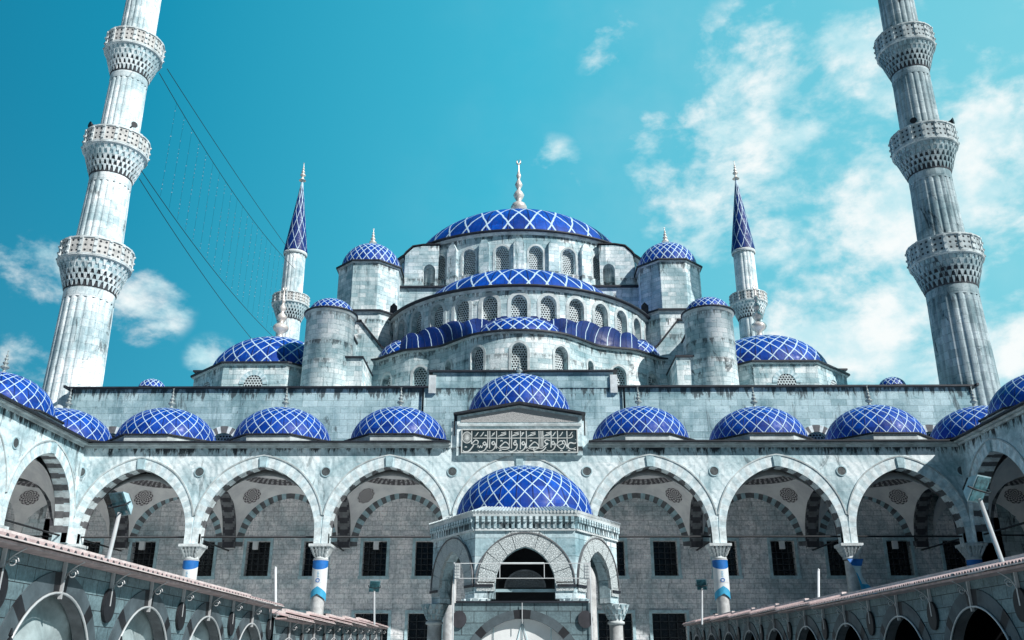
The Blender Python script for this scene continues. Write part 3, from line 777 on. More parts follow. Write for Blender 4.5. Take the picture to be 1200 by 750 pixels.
def round_window(parent, fn, hole, depth=.42, lat=None, vous=True, w=.16):
    k = MB(); k.pane(fn, hole, depth, lat or M['lattice'])
    if vous: k.ring(fn, hole, w, -.04, .05, [M['cornice']], 14, legs=hole[3]-hole[2])
    k.build('window', parent)

# main drum and dome
DC = 79.0; DR = 12.5; fd = cyl_f(0, DC, DR); nW = 28; pitch = 2*PI*DR/nW
D = MB(); drum_holes = []
for i in range(-8, 8):
    c = (i+.5)*pitch; hole = (c, .58, H(29.95), H(31.6), .62); drum_holes.append(hole)
    D.strip(fd, c-pitch/2, c+pitch/2, H(28.5), H(33.2), M['tower'], hole, depth=.45, step=.5)
drum = D.build('dome_drum', mosque)
for h_ in drum_holes: round_window(drum, fd, h_)
for i in range(-8, 9):
    b = MB(); s = i*pitch
    b.prism([(s-.42, H(28.9)), (s+.42, H(28.9)), (s+.42, H(32.2)), (s+.2, H(32.75)), (s-.2, H(32.75)), (s-.42, H(32.2))], -.38, 0, fd, M['tower']); b.build('pilaster', drum)
D = MB(); D.lathe([(12.5, H(33.2)), (12.75, H(33.25)), (12.75, H(33.38))], 0, DC, M['cornice'], n=64, a0=PI, a1=2*PI)
D.lathe([(12.75, H(33.38)), (12.95, H(33.40)), (12.95, H(33.54)), (10.4, H(34.0))], 0, DC, M['lead'], n=64, a0=PI, a1=2*PI); D.build('cornice', drum)
D = MB(); D.dome(0, DC, H(33.7), 10.6, 6.5, lines=34, w=.135, n=96, rows=22, ogee=.02, steep=3.2); md = D.build('main_dome', mosque)
D = MB(); finial(D, 0, DC, H(40.1), 8.2, M['finial'], .95)
D.lathe([(1.8, H(39.9)), (1.2, H(40.7)), (.6, H(41.4)), (.35, H(42.4))], 0, DC, M['finial'], n=16); D.build('finial', md)
# flying buttress blocks beside the drum
for sg in (-1, 1):
    b = MB(); ff = lambda s, d, z, sg=sg: (sg*s, 67.9+d, z)
    b.strip(ff, 6.7, 9.5, H(28.95), H(32.0), M['tower'], (7.45, .5, H(28.95), H(30.6), .6), depth=2.2, back=True, step=5)
    b.prism([(6.7, H(32.0)), (9.5, H(32.0)), (9.3, H(32.25)), (8.8, H(32.75)), (8.0, H(32.9)), (6.7, H(32.9))], 0, 2.2, ff, M['tower'])
    b.prism([(9.5, H(28.95)), (10.4, H(28.95)), (10.1, H(29.9)), (9.7, H(30.3)), (9.6, H(31.4)), (9.5, H(32.0))], .2, 2.0, ff, M['tower'])
    b.prism([(9.6, H(32.0)), (9.38, H(32.3)), (8.85, H(32.83)), (8.0, H(32.98)), (6.6, H(32.98)), (6.6, H(33.06)), (8.0, H(33.06)), (8.9, H(32.91)), (9.46, H(32.36)), (9.7, H(32.0))], -.1, 2.3, ff, M['lead'])
    b.build('buttress', mosque)
# upper semi-dome
SC = 67.4; SR = 10.4; fs = cyl_f(0, SC, SR); sp = PI*SR/16
D = MB(); hs = []
for i in range(-7, 8):
    hole = (i*sp, .56, H(22.0), H(23.25), .62); hs.append(hole)
    D.strip(fs, i*sp-sp/2, i*sp+sp/2, H(19.5), H(24.2), M['tower'], hole, depth=.45, step=.5)
for s in (-1, 1): D.strip(fs, min(s*7.5*sp, s*8*sp), max(s*7.5*sp, s*8*sp), H(19.5), H(24.2), M['tower'], step=.5)
sd = D.build('semi_dome_drum', mosque)
for h_ in hs: round_window(sd, fs, h_, w=.24)
D = MB(); D.lathe([(10.4, H(24.2)), (10.6, H(24.24)), (10.6, H(24.36))], 0, SC, M['cornice'], n=48, a0=PI, a1=2*PI)
D.lathe([(10.6, H(24.36)), (10.8, H(24.38)), (10.8, H(24.52)), (8.5, H(24.9))], 0, SC, M['lead'], n=48, a0=PI, a1=2*PI); D.build('cornice', sd)
D = MB(); D.dome(0, SC+.3, H(24.6), 8.7, 4.6, steep=3.4, lines=38, w=.105, n=64, rows=16, a0=PI, a1=2*PI, ogee=0, tip=0.0); D.build('semi_dome', mosque)

# lower tier: wavy wall of three exedrae
half = [(0, 54.5), (1.5, 54.7), (2.9, 55.3), (4.2, 56.5), (5.2, 57.5), (6.4, 58.0), (7.8, 58.4), (9.0, 59.4), (10.2, 60.4), (12.5, 60.9)]
path = smooth_path([(-x, y) for x, y in half[::-1]]+half[1:], 8)
cum = [0]
for i in range(1, len(path)): cum.append(cum[-1]+math.dist(path[i-1], path[i]))
mid = cum[-1]/2; cum = [c-mid for c in cum]
def fp(s, d, z):
    i = 0
    while i < len(path)-2 and cum[i+1] < s: i += 1
    t = (s-cum[i])/(cum[i+1]-cum[i]); (x0, y0), (x1, y1) = path[i], path[i+1]
    L = math.hypot(x1-x0, y1-y0); nx, ny = -(y1-y0)/L, (x1-x0)/L      # inward
    return (x0+(x1-x0)*t+nx*d, y0+(y1-y0)*t+ny*d, z)
def s_of_x(x):
    for i in range(len(path)-1):
        if path[i][0] <= x <= path[i+1][0]: return cum[i]+(cum[i+1]-cum[i])*(x-path[i][0])/max(1e-6, path[i+1][0]-path[i][0])
    return 0
wx = [(0, .52, 18.35), (2.75, .5, 18.35), (4.75, .3, 18.2), (6.75, .52, 17.9), (9.25, .5, 17.9)]
E = MB(); eh = []
allw = sorted([(sg*x, a, z) for x, a, z in wx for sg in ((-1, 1) if x else (1,))])
bounds = [cum[0]]+[(s_of_x(allw[i][0])+s_of_x(allw[i+1][0]))/2 for i in range(len(allw)-1)]+[cum[-1]]
for i, (x, a, z) in enumerate(allw):
    hole = (s_of_x(x), a, H(z-.75), H(z+.55), a*1.1); eh.append(hole)
    E.strip(fp, bounds[i], bounds[i+1], H(15.5), H(20.1), M['tower'], hole, depth=.4, step=.35)
ex = E.build('exedra_wall', mosque)
for h_ in eh: round_window(ex, fp, h_)
E = MB(); st_ = 260
for i in range(st_):
    s0, s1 = cum[0]+(cum[-1]-cum[0])*i/st_, cum[0]+(cum[-1]-cum[0])*(i+1)/st_
    for (d0, d1, z0, z1, m) in ((-.16, .3, 20.1, 20.2, M['cornice']), (-.3, .3, 20.203, 20.32, M['lead'])):
        E.face([fp(s0, d0, H(z0)), fp(s1, d0, H(z0)), fp(s1, d0, H(z1)), fp(s0, d0, H(z1))], m)
        E.face([fp(s0, d0, H(z0)), fp(s1, d0, H(z0)), fp(s1, d1, H(z0)), fp(s0, d1, H(z0))], m)
        E.face([fp(s0, d0, H(z1)), fp(s1, d0, H(z1)), fp(s1, d1, H(z1)), fp(s0, d1, H(z1))], m)
E.build('cornice', ex)
E = MB()        # lead roof that rises from the wavy rim to the drum behind
for i in range(st_):
    for (t0, t1) in ((0, .1), (.1, .25), (.25, .5), (.5, .75), (.75, 1)):
        P = []; U = []
        for (k, t) in ((i, t0), (i+1, t0), (i+1, t1), (i, t1)):
            s = cum[0]+(cum[-1]-cum[0])*k/st_; a = fp(s, .05, 0); ang = s/(cum[-1])*1.45
            bx, by = SR*math.sin(ang)*.999, SC-SR*math.cos(ang)*.999
            kk = min(1, max(0, (abs(s)-2.3)/1.6)); kk = kk*kk*(3-2*kk)
            zz = 20.32+(1.62+.38*abs(math.sin(ang*16))**.7)*(math.sin(t*PI/2)**.6*kk+(1-kk)*t**2.2)
            P.append((a[0]+(bx-a[0])*t, a[1]+(by-a[1])*t, H(zz))); U.append((s/.95+.12*t, 0.0))
        E.face(P, M['apron'], U, [(.95, .032)]*4, True)
E.build('apron_roof', mosque)
E = MB(); E.dome(0, 58.6, H(20.3), 3.6, 2.1, lines=26, w=.09, n=40, rows=10, a0=PI, a1=2*PI, ogee=0, ry=3.8, steep=1.8); E.build('exedra_dome', mosque)
for sg in (-1, 1):
    E = MB(); E.dome(sg*7.9, 61.2, H(20.3), 2.3, 1.6, lines=22, w=.07, n=32, rows=10, ogee=0, ry=2.3); E.build('exedra_dome', mosque)

# weight towers, turrets, buttress walls, corner domes
def octa(mb, cx, cy, R, z0, z1, m, rim=True, n=8, rot=PI/8):
    mb.lathe([(R, z0), (R, z1)], cx, cy, m, n=n, a0=rot, a1=rot+2*PI, smooth=False)
    if rim: mb.lathe([(R, z1), (R+.14, z1+.02), (R+.14, z1+.10)], cx, cy, M['cornice'], n=n, a0=rot, a1=rot+2*PI, smooth=False)
    mb.lathe([(R+.14, z1+.10), (R+.26, z1+.11), (R+.26, z1+.22), (0, z1+.30)], cx, cy, M['lead'], n=n, a0=rot, a1=rot+2*PI, smooth=False)
for sg in (-1, 1):
    b = MB(); cx, cy = sg*12.15, 67.2
    octa(b, cx, cy, 2.62, H(15), H(29.9), M['tower']); tw = b.build('weight_tower', mosque)
    b = MB(); b.dome(cx, cy, H(30.15), 2.45, 2.4, lines=24, w=.07, n=32, rows=10); b.build('tower_dome', tw)
    b = MB(); finial(b, cx, cy, H(32.3), 2.0, M['finial'], 1.5); b.build('finial', tw)
    b = MB(); octa(b, sg*11.9, 65.9, 3.7, H(15), H(24.7), M['tower']); tb = b.build('tower_base', mosque)
    b = MB(); b.prism([(sg*9.75-.28, H(25.0)), (sg*9.75+.28, H(25.0)), (sg*9.75+.28, H(26.1)), (sg*9.75, H(26.4)), (sg*9.75-.28, H(26.1))], 0, .04, plane_f(64.63), M['glass']); b.build('slit_window', tw)
    # round turret
    b = MB(); tx = sg*12.85; b.lathe([(1.66, H(15)), (1.62, H(22.1))], tx, 57, M['tower'], n=32)
    b.lathe([(1.62, H(22.1)), (1.74, H(22.15)), (1.74, H(22.27))], tx, 57, M['cornice'], n=32)
    b.lathe([(1.74, H(22.27)), (1.82, H(22.28)), (1.82, H(22.38)), (1.5, H(22.5))], tx, 57, M['lead'], n=32); tu = b.build('turret', mosque)
    b = MB(); b.dome(tx, 57, H(22.4), 1.52, 1.1, lines=20, w=.05, n=28, rows=8); b.build('turret_dome', tu)
    # stepped buttress walls between turret and drum
    b = MB()
    pr = [(sg*12.4, H(15.5)), (sg*9.2, H(15.5)), (sg*9.2, H(20.6)), (sg*9.9, H(21.2)), (sg*11.4, H(23.1)), (sg*12.4, H(23.1))]
    b.prism(pr, 0, 3.2, plane_f(60.2), M['tower'])
    for (a, c) in ((pr[2], pr[3]), (pr[3], pr[4]), (pr[4], pr[5])):
        b.prism([(a[0]-sg*.06, a[1]+.004), (c[0], c[1]+.004), (c[0], c[1]+.16), (a[0]-sg*.06, a[1]+.16)], -.15, 3.3, plane_f(60.2), M['lead'])
    b.build('buttress_wall', mosque)
    b = MB(); x0, x1 = sorted((sg*10.35, sg*11.9))
    b.box(x0, x1, 56.2, 60.2, H(15.5), H(19.0), M['tower']); x0, x1 = sorted((sg*10.3, sg*12.0)); b.box(x0, x1, 56.05, 60.2, H(19.003), H(19.12), M['lead'])
    x0, x1 = sorted((sg*11.6, sg*14.0)); b.box(x0, x1, 58.3, 62, H(15.5), H(21.4), M['tower']); b.box(x0-.1, x1+.1, 58.2, 62, H(21.403), H(21.53), M['lead'])
    b.build('buttress_block', mosque)
    # corner dome
    b = MB(); cx = sg*17.65; octa(b, cx, 62, 5.55, H(15.0), H(18.75), M['tower']); cd = b.build('corner_dome_drum', mosque)
    for k in (-2, -1, 0, 1, 2):
        an = k*PI/4; Rf = 5.55*math.cos(PI/8)
        ff = lambda s, d, z, an=an, cx=cx, Rf=Rf: (cx+(Rf-d)*math.sin(an)+s*math.cos(an), 62-(Rf-d)*math.cos(an)+s*math.sin(an), z)
        for c in ((0,) if True else ()):
            w = MB(); hh = (c, .62, H(17.0), H(17.45), .62); w.pane(ff, hh, -.02, M['lattice']); w.ring(ff, hh, .32, -.05, .0, [M['vous_m'], M['vous_a']], 18); w.build('window', cd)
    b = MB(); b.dome(cx, 62, H(19.0), 4.6, 3.3, lines=26, w=.085, n=48, rows=14); co = b.build('corner_dome', mosque)
    b = MB(); finial(b, cx, 62, H(21.9), 5.0, M['finial'], 1.15); b.build('finial', co)
    # stair turret cap
    b = MB(); sx = sg*24.4 if sg < 0 else 24.6
    b.lathe([(.95, H(15)), (.95, H(16.95)), (1.05, H(17.0)), (1.05, H(17.08)), (.85, H(17.1))], sx, 57, M['lead'], n=16); so = b.build('stair_turret', mosque)
    b = MB(); b.dome(sx, 57, H(17.08), .88, .75, lines=14, w=.05, n=20, rows=7); b.build('stair_turret_dome', so)

# ------------------------------------------------------------------ minarets
def flute(n, k): return lambda t: 1-k*abs(math.cos(n*t/2))**6
def balcony(parent, cx, cy, z, rs, rb, k=1.0):
    """z = floor level of the balcony (world)"""
    m = MB(); tiers = 5; hh = 1.95*k; NT = 30
    m.lathe([(rs, z-hh-.1), (rs+.08, z-hh), (rs+.05, z-hh+.1), (rs+.3*k, z-hh*.45)], cx, cy, M['dark_core'], n=32)  # lower core is darker and shows between the teeth
    m.lathe([(rs+.3*k, z-hh*.45), (rb-.24, z-.4*k), (rb-.16, z-.13*k)], cx, cy, M['vous_m'], n=32)
    for t in range(tiers):
        r0 = rs+.02+(rb-rs-.22)*(t/tiers)**.9; z0 = z-hh+hh*t/tiers*.92; z1 = z0+hh/tiers*1.12; r1 = rs+.02+(rb-rs-.12)*((t+1)/tiers)**.9
        for i in range(NT):
            a = 2*PI*(i+(t % 2)*.5)/NT; w = 2*PI/NT*random.uniform(.27, .42)
            P = lambda r, da, zz: (cx+r*math.cos(a+da), cy+r*math.sin(a+da), zz)
            m.hexa([P(r0-.1, -w*.3, z0), P(r0-.1, w*.3, z0), P(r0+.06, w*.3, z0), P(r0+.06, -w*.3, z0),
                    P(r0-.1, -w, z1), P(r0-.1, w, z1), P(r1+.04, w, z1), P(r1+.04, -w, z1)], M['minaret'])
    m.build('muqarnas', parent)
    s = MB(); s.lathe([(rs, z-.12*k), (rb-.05, z-.12*k), (rb+.03, z-.08*k), (rb+.03, z), (rb-.03, z+.02), (rs, z+.02)], cx, cy, M['plain'], n=32); s.build('balcony_floor', parent)
    p = MB(); n = 16; ph = 1.18*k
    for i in range(n):
        a0, a1 = 2*PI*i/n+.04, 2*PI*(i+1)/n-.04
        q = lambda r, a, zz: (cx+r*math.cos(a), cy+r*math.sin(a), zz)
        r0, r1 = rb-.1, rb
        p.face([q(r1, a0, z+.08), q(r1, a1, z+.08), q(r1, a1, z+ph), q(r1, a0, z+ph)], M['parapet'], [(0, 0), (2, 0), (2, 3), (0, 3)])
        p.face([q(r0, a0, z+.08), q(r0, a1, z+.08), q(r0, a1, z+ph), q(r0, a0, z+ph)], M['parapet'], [(0, 0), (2, 0), (2, 3), (0, 3)])
        a = 2*PI*i/n; w = .045
        p.hexa([q(r0-.03, a-w, z), q(r0-.03, a+w, z), q(r1+.05, a+w, z), q(r1+.05, a-w, z), q(r0-.03, a-w, z+ph+.12), q(r0-.03, a+w, z+ph+.12), q(r1+.05, a+w, z+ph+.12), q(r1+.05, a-w, z+ph+.12)], M['plain'])
        for zz in (z+.2, z+ph*.55, z+ph*.95):       # small bosses on the posts
            m2 = [q(r1+.05, a-w*.8, zz-.05), q(r1+.05, a+w*.8, zz-.05), q(r1+.13, a+w*.8, zz-.05), q(r1+.13, a-w*.8, zz-.05)]
            p.hexa(m2+[(x, y, zz_+.1) for x, y, zz_ in m2], M['plain'])
    p.lathe([(rb-.13, z+ph), (rb+.06, z+ph), (rb+.06, z+ph+.09), (rb-.13, z+ph+.09), (rb-.13, z+ph)], cx, cy, M['plain'], n=32, smooth=False)
    p.lathe([(rb+.002, z), (rb+.04, z+.02), (rb+.04, z+.085), (rb+.002, z+.085)], cx, cy, M['plain'], n=32, smooth=False)
    p.build('parapet', parent)

def horn(parent, cx, cy, z, r, ang):
    m = MB(); d = Vector((math.cos(ang), math.sin(ang), 0)); c = Vector((cx, cy, z))+d*r
    m.tube([c-d*.1, c+d*.12, c+d*.34, c+d*.5], [.05, .06, .13, .24], M['iron'], n=12); m.tube([c+Vector((0, 0, -.7)), c], .03, M['iron']); m.build('loudspeaker', parent)

def front_minaret(sg, label):
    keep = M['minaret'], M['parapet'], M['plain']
    if sg > 0: M['minaret'] = M['minaret_shade']; M['parapet'] = M['parapet_shade']; M['plain'] = M['cornice']  # right minaret gets the darker copies that paint it in shade
    cx, cy = sg*28.75, 55.2
    t = thing('minaret', label, 'minaret', (cx, cy, 0), 'minarets of the mosque')
    b = MB(); b.box(cx-2.6, cx+2.6, cy-2.6, cy+2.6, .004, H(8), M['minaret']); b.lathe([(2.7, H(8)), (2.1, H(11))], cx, cy, M['minaret'], n=16); b.build('pedestal', t)
    levels = [(11.0, 23.25, 1.84, 1.58), (25.35, 32.0, 1.56, 1.36), (34.0, 40.6, 1.36, 1.27), (42.5, 53.0, 1.26, 1.17)]
    for z0, z1, r0, r1 in levels:
        s = MB()
        s.lathe([(r0, H(z0)), (r0+(r1-r0)*.92, H(z1-.75))], cx, cy, M['minaret'], n=128, rmod=flute(20, .055), uvr=1.8, smooth=False)
        s.lathe([(r0+(r1-r0)*.92, H(z1-.75)), (r1+.03, H(z1-.70)), (r1+.02, H(z1))], cx, cy, M['minaret'], n=40, uvr=1.8)
        s.build('shaft', t)
    for z, rs, rb in ((25.2, 1.58, 2.30), (33.9, 1.36, 2.14), (42.4, 1.27, 2.0)): balcony(t, cx, cy, H(z), rs, rb)
    b = MB(); b.lathe([(1.5, H(53)), (1.5, H(53.3)), (.05, H(63))], cx, cy, M['lead'], n=24); b.build('spire', t)
    horn(t, cx, cy, H(26.9), 1.85, PI if sg < 0 else 0); horn(t, cx, cy, H(35.4), 1.7, -2.2); horn(t, cx, cy, H(35.6), 1.7, -.7)
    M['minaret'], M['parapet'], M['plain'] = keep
    return t
ml = front_minaret(-1, 'tall fluted minaret with three balconies, bright in the sun, nearer the pale side arcade')
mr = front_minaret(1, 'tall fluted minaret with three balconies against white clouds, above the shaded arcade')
def rear_minaret(sg, label):
    cx, cy = sg*28.8, 104.5
    t = thing('minaret', label, 'minaret', (cx, cy, 0), 'minarets of the mosque')
    for z0, z1, r0, r1 in ((0-EYE, 40.5, 1.75, 1.42), (42.3, 49.6, 1.36, 1.30)):
        s = MB(); s.lathe([(r0, H(z0)), (r1, H(z1))], cx, cy, M['minaret'], n=96, rmod=flute(16, .055), uvr=1.6, smooth=False); s.build('shaft', t)
    balcony(t, cx, cy, H(42.2), 1.42, 2.25)
    b = MB(); b.lathe([(1.42, H(49.2)), (1.50, H(49.3)), (1.50, H(49.6)), (1.38, H(49.62))], cx, cy, M['plain'], n=24); b.build('collar', t)
    c = MB(); n = 32; rows = 14; z0, z1, R0 = H(49.6), H(60.6), 1.52; L = 8
    for j in range(rows):
        for i in range(n):
            P, U, Q = [], [], []
            for (ii, jj) in ((i, j), (i+1, j), (i+1, j+1), (i, j+1)):
                f_ = jj/rows; r = R0*(1-f_*.96); a = 2*PI*ii/n
                P.append((cx+r*math.cos(a), cy+r*math.sin(a), z0+(z1-z0)*f_)); U.append((ii/n*L, f_*3.6)); Q.append((2*PI*r/L*.75, .028))
            c.face(P, M['spire'], U, Q, True)
    sp_ = c.build('spire', t)
    b = MB(); finial(b, cx, cy, H(60.3), 2.9, M['finial'], 1.2); b.build('finial', sp_)
    return t
rear_minaret(-1, 'slim distant minaret with dark blue spire, standing behind the corner dome nearer the light strings')
rear_minaret(1, 'slim distant minaret with dark blue spire, standing behind the corner dome with clouds beyond')

# light strings between the minarets
def cable(p0, p1, sag, n=24): return [Vector(p0).lerp(Vector(p1), i/n)+Vector((0, 0, -sag*4*(i/n)*(1-i/n))) for i in range(n+1)]
A1, B1 = (-27.0, 56.0, H(41.6)), (-28.2, 102.6, H(46.6)); A2, B2 = (-27.1, 56.0, H(33.2)), (-28.3, 102.6, H(36.0))
lc = thing('light_string', 'slack cables strung between two minarets with a curtain of tiny hanging lights', 'string lights', A1)
c1 = cable(A1, B1, 1.2); c2 = cable(A2, B2, 1.0)
for nm_, pts in (('cable', c1), ('cable', c2), ('cable', cable((-26.6, 56.3, H(42.2)), (-28.4, 102.6, H(48.2)), .3)), ('cable', cable((-27.2, 56.1, H(32.6)), (-29.2, 102.4, H(33.6)), .8))):
    b = MB(); b.tube(pts, .028, M['iron'], n=5); b.build(nm_, lc)
hang = MB(); dots = MB()
for k in range(2, 23):
    top = c1[k]; low = c2[k]; n_ = 9 + (k*7) % 5
    hang.tube([top, top.lerp(low, .98)], .008, M['iron'], n=3)
    for q in range(1, 22):
        if random.random() < .38: continue
        pnt = top.lerp(low, q/22); r = random.uniform(.02, .045)
        dots.lathe([(0.0, pnt.z-r), (r, pnt.z), (0.0, pnt.z+r)], pnt.x, pnt.y, M['bulb'], n=4)
hang.build('strand', lc); do_ = dots.build('bulbs', lc); do_['kind'] = 'stuff'

# ------------------------------------------------------------------ ablution fountain
FX, FC, FR = .15, 28.5, 2.84
fo_ = thing('fountain', 'hexagonal carved marble ablution fountain with pointed arches under a blue lattice dome', 'fountain', (FX, FC, 0))
apo = FR*math.cos(PI/6)
def face_f(k):
    an = k*PI/3
    return lambda s, d, z: (FX+(apo-d)*math.sin(an)+s*math.cos(an), FC-(apo-d)*math.cos(an)+s*math.sin(an), z)
Wf = MB()
hole = (0, .84, H(1.75), H(2.15), 1.02)
for k in range(6):
    Wf.strip(face_f(k), -FR/2, FR/2, H(1.75), H(3.78), M['fount'], hole, depth=.35, step=3, na=20, back=True)
wf = Wf.build('wall', fo_)
for k in range(6):
    ff = face_f(k)
    r = MB(); r.ring(ff, hole, .50, -.045, .05, [M['carved']], 10, gap=.05); r.prism([(-1.36, H(1.95)), (-.86, H(1.95)), (-.86, H(2.2)), (-1.36, H(2.2))], -.045, .0, ff, M['carved'])
    r.prism([(.86, H(1.95)), (1.36, H(1.95)), (1.36, H(2.2)), (.86, H(2.2))], -.045, .0, ff, M['carved']); ra = r.build('arch', fo_)
    r = MB(); r.ring(ff, (0, 1.37, 0, H(2.15), 1.38), .035, -.07, .0, [M['vous_g']], 24); r.build('moulding', ra)
    r = MB()
    for s_ in (-1, 1): r.prism([(s_*.9, H(2.06)), (s_*1.43, H(2.06)), (s_*1.43, H(2.13)), (s_*.9, H(2.13))], -.08, -.0, ff, M['lead'])
    r.build('string_course', wf)
    r = MB()                        # row of modillions under the eave
    for q in range(17):
        s = -1.36+2.72*q/16
        r.prism([(s-.045, H(3.66)), (s+.045, H(3.66)), (s+.045, H(3.99)), (s-.045, H(3.99))], -.09, 0, ff, M['fount'])
        r.prism([(s-.045, H(3.84)), (s+.045, H(3.84)), (s+.045, H(3.99)), (s-.045, H(3.99))], -.14, -.093, ff, M['fount'])
    r.prism([(-1.42, H(3.6)), (1.42, H(3.6)), (1.42, H(3.66)), (-1.42, H(3.66))], -.07, .0, ff, M['plain'])
    r.build('modillion_row', wf)
    # column at each corner
    a = k*PI/3+PI/6; px, py = FX+(FR-.1)*math.sin(a), FC-(FR-.1)*math.cos(a)
    c = MB(); c.lathe([(.27, 0), (.27, .3), (.21, .45), (.20, H(1.15))], px, py, M['colw'], n=20); co_ = c.build('column', fo_)
    c = MB(); c.lathe([(.2, H(1.15)), (.26, H(1.18)), (.26, H(1.24)), (.2, H(1.27)), (.24, H(1.4)), (.36, H(1.62)), (.36, H(1.75))], px, py, M['plain'], n=16)
    for t in range(3):
        for i in range(12):
            an = 2*PI*(i+.5*(t % 2))/12; r0 = .22+.06*t; z0 = H(1.3+.14*t)
            P = lambda r, da, z: (px+r*math.cos(an+da), py+r*math.sin(an+da), z)
            c.hexa([P(r0-.05, -.07, z0), P(r0-.05, .07, z0), P(r0+.02, .07, z0), P(r0+.02, -.07, z0), P(r0-.05, -.2, z0+.15), P(r0-.05, .2, z0+.15), P(r0+.09, .2, z0+.15), P(r0+.09, -.2, z0+.15)], M['fount'])
    c.build('capital', co_)
e = MB()
e.lathe([(FR-.05, H(3.78)), (FR-.02, H(4.0)), (FR+.12, H(4.0)), (FR+.15, H(4.10)), (2.3, H(4.33))], FX, FC, M['plain'], n=6, a0=0, a1=2*PI, smooth=False)
eo = e.build('eave', fo_)
e = MB()            # rolled tile ends along the eave
for k in range(6):
    ff = face_f(k)
    for q in range(30):
        s = -1.52+3.04*q/29; p0 = ff(s*.955, -.15, H(4.12)); p1 = ff(s*.8, .45, H(4.33))
        e.tube([p0, p1], .045, M['plain'], n=6)
e.build('eave_tile', eo)
d = MB(); d.dome(FX, FC, H(4.2), 2.16, 1.74, lines=26, w=.036, n=64, rows=16); fd_ = d.build('dome', fo_)
d = MB(); d.lathe([(2.3, H(4.16)), (2.3, H(4.27)), (2.15, H(4.3))], FX, FC, M['plain'], n=48); d.build('base_ring', fd_)
i_ = MB(); i_.lathe([(1.55, 0), (1.55, H(3.45)), (0, H(3.46))], FX, FC, M['dark'], n=6, smooth=False)  # black core raised above the basin to put shade inside the arches
i_.lathe([(2.4, H(3.5)), (0.02, H(3.52))], FX, FC, M['dark'], n=6, smooth=False); i_.build('basin_shade_core', fo_)
i_ = MB(); ff = plane_f(FC-1.7); hh = (FX, .55, H(2.1), H(2.1), .46); i_.pane(ff, hh, 0, M['carveds2']); i_.ring(ff, hh, .05, -.05, .05, [M['vous_g']], 16)
i_.prism([(FX-.85, H(1.98)), (FX+.85, H(1.98)), (FX+.85, H(2.06)), (FX-.85, H(2.06))], -.05, .05, ff, M['vous_m']); i_.build('lattice_lunette', fo_)

# ------------------------------------------------------------------ block printed stalls
def ring_mats(i, half): return M['print_d'] if i in (1, 5, 10) else M['print_g']
def bracket(root, fn, s, zt, m):
    b = MB()
    b.prism([(s-.015, zt-.55), (s+.015, zt-.55), (s+.015, zt-.02), (s-.015, zt-.02)], -.06, -.01, fn, m)
    P = [fn(s, -.06-.24*t, zt-.30+.24*t**.5) for t in [k/8 for k in range(9)]]; b.tube(P, .009, m, n=5)
    P = [fn(s, -.16-.07*math.cos(a)*(1-a/14), zt-.22+.07*math.sin(a)*(1-a/14)) for a in [k*.5 for k in range(20)]]; b.tube(P, .008, m, n=5)
    return b.build('eave_bracket', root)
def lantern(root, fn, s, z):
    b = MB(); x, y, _ = fn(s, -.30, z)
    b.tube([fn(s, 0, z-.28), fn(s, -.12, z-.36), fn(s, -.26, z-.32), fn(s, -.30, z-.2)], .018, M['iron'], n=6)
    b.lathe([(.05, z-.2), (.07, z-.17), (.075, z-.15)], x, y, M['iron'], n=6, smooth=False)
    b.lathe([(.15, z+.13), (.13, z+.17), (.05, z+.25), (.015, z+.30), (.03, z+.32), (.01, z+.40)], x, y, M['iron'], n=6, smooth=False)
    for k in range(6):
        a = 2*PI*k/6; b.tube([(x+.073*math.cos(a), y+.073*math.sin(a), z-.15), (x+.135*math.cos(a), y+.135*math.sin(a), z+.14)], .008, M['iron'], n=4)
    o = b.build('lantern', root)
    b = MB(); b.lathe([(.065, z-.145), (.125, z+.13)], x, y, M['lens'], n=6, smooth=False); b.build('glass', o)
def roof_strip(root, fn, s0, s1, zt):
    t = MB(); nn = round((s1-s0)/.1); zb, zr = zt, zt+.20
    t.prism([(s0, zb-.06), (s1, zb-.06), (s1, zb-.02), (s0, zb-.02)], -.31, -.02, fn, M['tile'])
    for k in range(nn):           # rolled tiles, each a half-round
        a, b = s0+(s1-s0)*k/nn, s0+(s1-s0)*(k+1)/nn; w = b-a
        pr = [(a, 0), (a+w*.2, .035), (a+w*.5, .05), (a+w*.8, .035), (b, 0)]
        for (q0, q1) in zip(pr, pr[1:]):
            t.face([fn(q0[0], -.34, zb+q0[1]), fn(q1[0], -.34, zb+q1[1]), fn(q1[0], .55, zr+q1[1]), fn(q0[0], .55, zr+q0[1])], M['tile'])
        t.face([fn(x, -.34, zb+z) for x, z in pr]+[fn(b, -.34, zb-.012), fn(a, -.34, zb-.012)], M['vous_d'] if k % 2 else M['tile'])
    ro = t.build('tile_roof', root)
    r = MB(); r.prism([(s0, zr-.02), (s1, zr-.02), (s1, zr+.09), (s0, zr+.09)], .5, .62, fn, M['tilel']); r.build('ridge', ro)
    r = MB(); r.prism([(s0, zb-.012), (s1, zb-.012), (s1, zb+.004), (s0, zb+.004)], -.37, -.343, fn, M['tilel']); r.build('fascia', ro)
